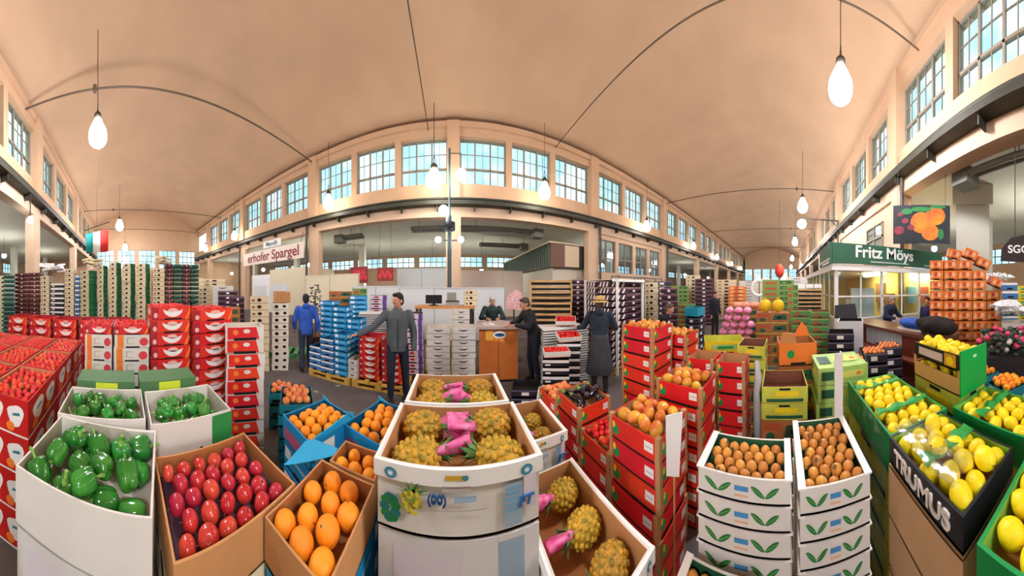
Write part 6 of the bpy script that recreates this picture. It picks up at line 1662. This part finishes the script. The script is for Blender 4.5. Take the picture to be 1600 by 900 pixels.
    if hair:
        g = MB(); g.ell((0, .026, .05), (.083, .098, .094), n=20, k=12, M=HM); g.ell((0, .055, -.005), (.077, .068, .082), n=16, k=10, M=HM)
        g.ell((0, -.045, .105), (.06, .045, .03), n=14, k=8, M=HM)
        link('hair', remesh(g, 'hair', [mat('hair_'+hair.lstrip('#'), hair, .8, .3, 40)], .008, 1), T)
    if hat:
        g = MB(); n = 24
        g.lathe([(.13, .045), (.165, .035), (.168, .042), (.105, .062), (.1, .11), (.085, .145), (.04, .155), (.01, .15)], n=n)
        o = link('hat', g.mesh('hat', [mat('hat_tan', hat, .8, .1, 9)]), T); o.matrix_local = HM @ Matrix.Translation((0, .012, .0))
        g = MB(); g.lathe([(.107, .062), (.109, .064), (.1055, .085), (.10, .086)], n=n); o = link('hat_band', g.mesh('hat_band', [mat('hat_band_brown', '#7a5c30', .7)]), T); o.matrix_local = HM @ Matrix.Translation((0, .012, .0))
    for s in (-1, 1):
        g = MB(); g.ell((s*.030, -.0775, .014), (.012, .010, .008), n=10, k=6, M=HM); g.ell((s*.030, -.0855, .014), (.006, .005, .006), 1, n=8, k=6, M=HM)
        link('eye', g.mesh('eye', [mat('eye_white', '#e6ddd6', .3), mat('iris_dark', '#2a1c14', .3)]), T)
    return T, HM, V
x, y = at(478, 4.9)
person('person in bright blue jacket and dark trousers walking away beside the blue towers', x, y, face_cam(482)+PI+.15, 1.76, top='#2f5cb8', trousers='#2c3440', hair='#1f2026', extra='hood',
       J=dict(ell=(-.27, .06, 1.14), wrl=(-.27, .02, .90), elr=(.27, -.02, 1.15), wrr=(.25, -.16, .95), knl=(-.10, -.12, .52), anl=(-.11, -.08, .12), knr=(.10, .03, .50), anr=(.11, .16, .11)))
x, y = at(621, 3.5)
T, HM, V = person('man in dark grey zip jacket reaching towards the red cartons', x, y, face_cam(621)+.05, 1.82, top='#50565a', trousers='#1f2030', hair='#241a16', vox=.0065, head_turn=-.75, head_nod=.05,
       J=dict(ell=(-.40, -.03, 1.22), wrl=(-.62, -.10, 1.12), hnl=(-.8, -.12, 1.08), elr=(.27, .02, 1.14), wrr=(.27, -.05, .87), knl=(-.11, -.05, .5), knr=(.13, .02, .5), anr=(.15, .07, .09)))
g = MB(); g.bx(-.004, -.134, .88, .004, -.126, 1.36); link('zip', g.mesh('zip', [black]), T)
x, y = at(768, 5.5)
person('white-haired man in dark green jacket leaning over the desk', x, y, face_cam(768)+.1, 1.74, lean=.35, top='#2f3f3c', trousers='#24262c', hair='#b9b5b0', head_nod=.3,
       J=dict(ell=(-.30, -.22, 1.17), wrl=(-.16, -.46, 1.20), hnl=(-.08, -.6, 1.19), elr=(.30, -.22, 1.17), wrr=(.16, -.46, 1.20), hnr=(.06, -.6, 1.19)))
x, y = at(834, 4.27)
person('person in black coat leaning on the right side of the orange desk', x, y, face_cam(824)-1.15, 1.74, lean=.30, top='#1c1b1e', trousers='#171a26', hair='#4a3c34', head_nod=.15, vox=.0065,
       J=dict(ell=(-.24, -.28, 1.20), wrl=(-.10, -.47, 1.22), hnl=(-.05, -.6, 1.21), elr=(.24, -.24, 1.18), wrr=(.12, -.44, 1.22), hnr=(.06, -.6, 1.21), knl=(-.1, -.04, .5), anr=(.12, .06, .09)))
x, y = at(937, 3.85)
person('person in long dark coat and tan hat seen from behind', x, y, face_cam(937)+PI-.1, 1.74, top='#27313f', trousers='#2a2a2c', hair='#5b4a38', coat='#3b3d40', hat='#c8a566', extra='hood', vox=.0075,
       J=dict(ell=(-.30, -.10, 1.18), wrl=(-.27, -.30, 1.12), hnl=(-.25, -.45, 1.1), elr=(.32, -.05, 1.20), wrr=(.45, -.22, 1.15), hnr=(.55, -.33, 1.14)))
x, y = at(1117, 8.2)
person('distant person in black clothing beyond the pink net bags', x, y, face_cam(1117)+.8, 1.76, top='#1a1a20', trousers='#1c1d24', hair='#3a2c22', vox=.011)
x, y = at(1026, 4.6)
person('person in black jacket bending behind the tallest red crates', x, y, face_cam(1026)+1.2, 1.65, lean=.5, top='#1d1c20', trousers='#22232a', hair='#57483c', vox=.011)
x, y = at(1386, 5.9)
person('person in navy jacket with white stripe behind the counter', x, y, face_cam(1386)+.9, 1.70, lean=.25, top='#1c2440', trousers='#22232a', hair='#8d8780', vox=.009, head_nod=.3,
       J=dict(ell=(-.28, -.2, 1.18), wrl=(-.18, -.42, 1.15), elr=(.28, -.2, 1.18), wrr=(.18, -.42, 1.15)))
x, y = at(1450, 5.6)
person('second person in dark blue clothes inside the office front', x, y, face_cam(1445)-.6, 1.66, top='#2a2350', trousers='#22232a', hair='#2c211c', vox=.011)
# pink printed display behind the desk
x, y = at(803, 5.6)
T = thing('display_card', 'pink and white printed display card behind the desk', 'card', (x, y, 0), face_cam(803))
m = MB(); m.prism([(-.24, 1.35), (.22, 1.30), (.28, 1.75), (.05, 1.86), (-.2, 1.65)], Matrix.Identity(4), .02); link('card_panel', m.mesh('card_panel', [mat('card_pink', '#e08a8c', .6, .0, 14, col2='#f3dcd8')]), T)
m = MB(); m.tube((0, .03, 0), (0, .03, 1.5), .02, n=6); m.bx(-.2, -.15, 0, .2, .2, .02); link('card_stand', m.mesh('card_stand', [steel]), T)
bpy.context.view_layer.update()
# ------------------------------------------------------------------ give every separate piece of a repeated part its own object
def islands(me):
    n = len(me.vertices); par = list(range(n))
    def find(i):
        while par[i] != i: par[i] = par[par[i]]; i = par[i]
        return i
    key = {}
    for i, v in enumerate(me.vertices):       # weld by position so boxes that share corners stay together
        k = (round(v.co.x, 4), round(v.co.y, 4), round(v.co.z, 4))
        if k in key: par[find(i)] = find(key[k])
        else: key[k] = i
    for p in me.polygons:
        a = find(p.vertices[0])
        for q in p.vertices[1:]: par[find(q)] = a
    comp = {}
    for p in me.polygons: comp.setdefault(find(p.vertices[0]), []).append(p.index)
    return list(comp.values())
SPLIT = ('hanger', 'bracket', 'handle_hole', 'corner_flap', 'white_rim', 'blocks', 'corner_post', 'small_line', 'hanging_cord', 'printed_leaf', 'deck_boards')
cache = {}
for o in [o for o in COL.objects if o.parent and o.name.split('.')[0] in SPLIT]:
    me = o.data
    if me.name not in cache:
        isl = islands(me); parts = []
        if 1 < len(isl) <= 24:
            for fl in isl:
                used = sorted({v for fi in fl for v in me.polygons[fi].vertices}); mp = {v: i for i, v in enumerate(used)}
                q = bpy.data.meshes.new(me.name); q.from_pydata([me.vertices[v].co for v in used], [], [tuple(mp[v] for v in me.polygons[fi].vertices) for fi in fl])
                for mt in me.materials: q.materials.append(mt)
                q.polygons.foreach_set('material_index', [me.polygons[fi].material_index for fi in fl]); q.polygons.foreach_set('use_smooth', [me.polygons[fi].use_smooth for fi in fl]); q.update()
                parts.append(q)
        cache[me.name] = parts
    ps = cache[me.name]
    if not ps: continue
    nm = {'blocks': 'pallet_block', 'deck_boards': 'deck_board'}.get(o.name.split('.')[0], o.name.split('.')[0])
    for q in ps[1:]:
        c = bpy.data.objects.new(nm, q); COL.objects.link(c); c.parent = o.parent; c.matrix_basis = o.matrix_basis.copy()
    o.data = ps[0]
    if nm != o.name.split('.')[0]: o.name = nm
for s in ('ceiling_back_aisle', 'ceiling_front_aisle', 'wall_back_infill', 'wall_front_infill'): pass
bpy.context.view_layer.update()
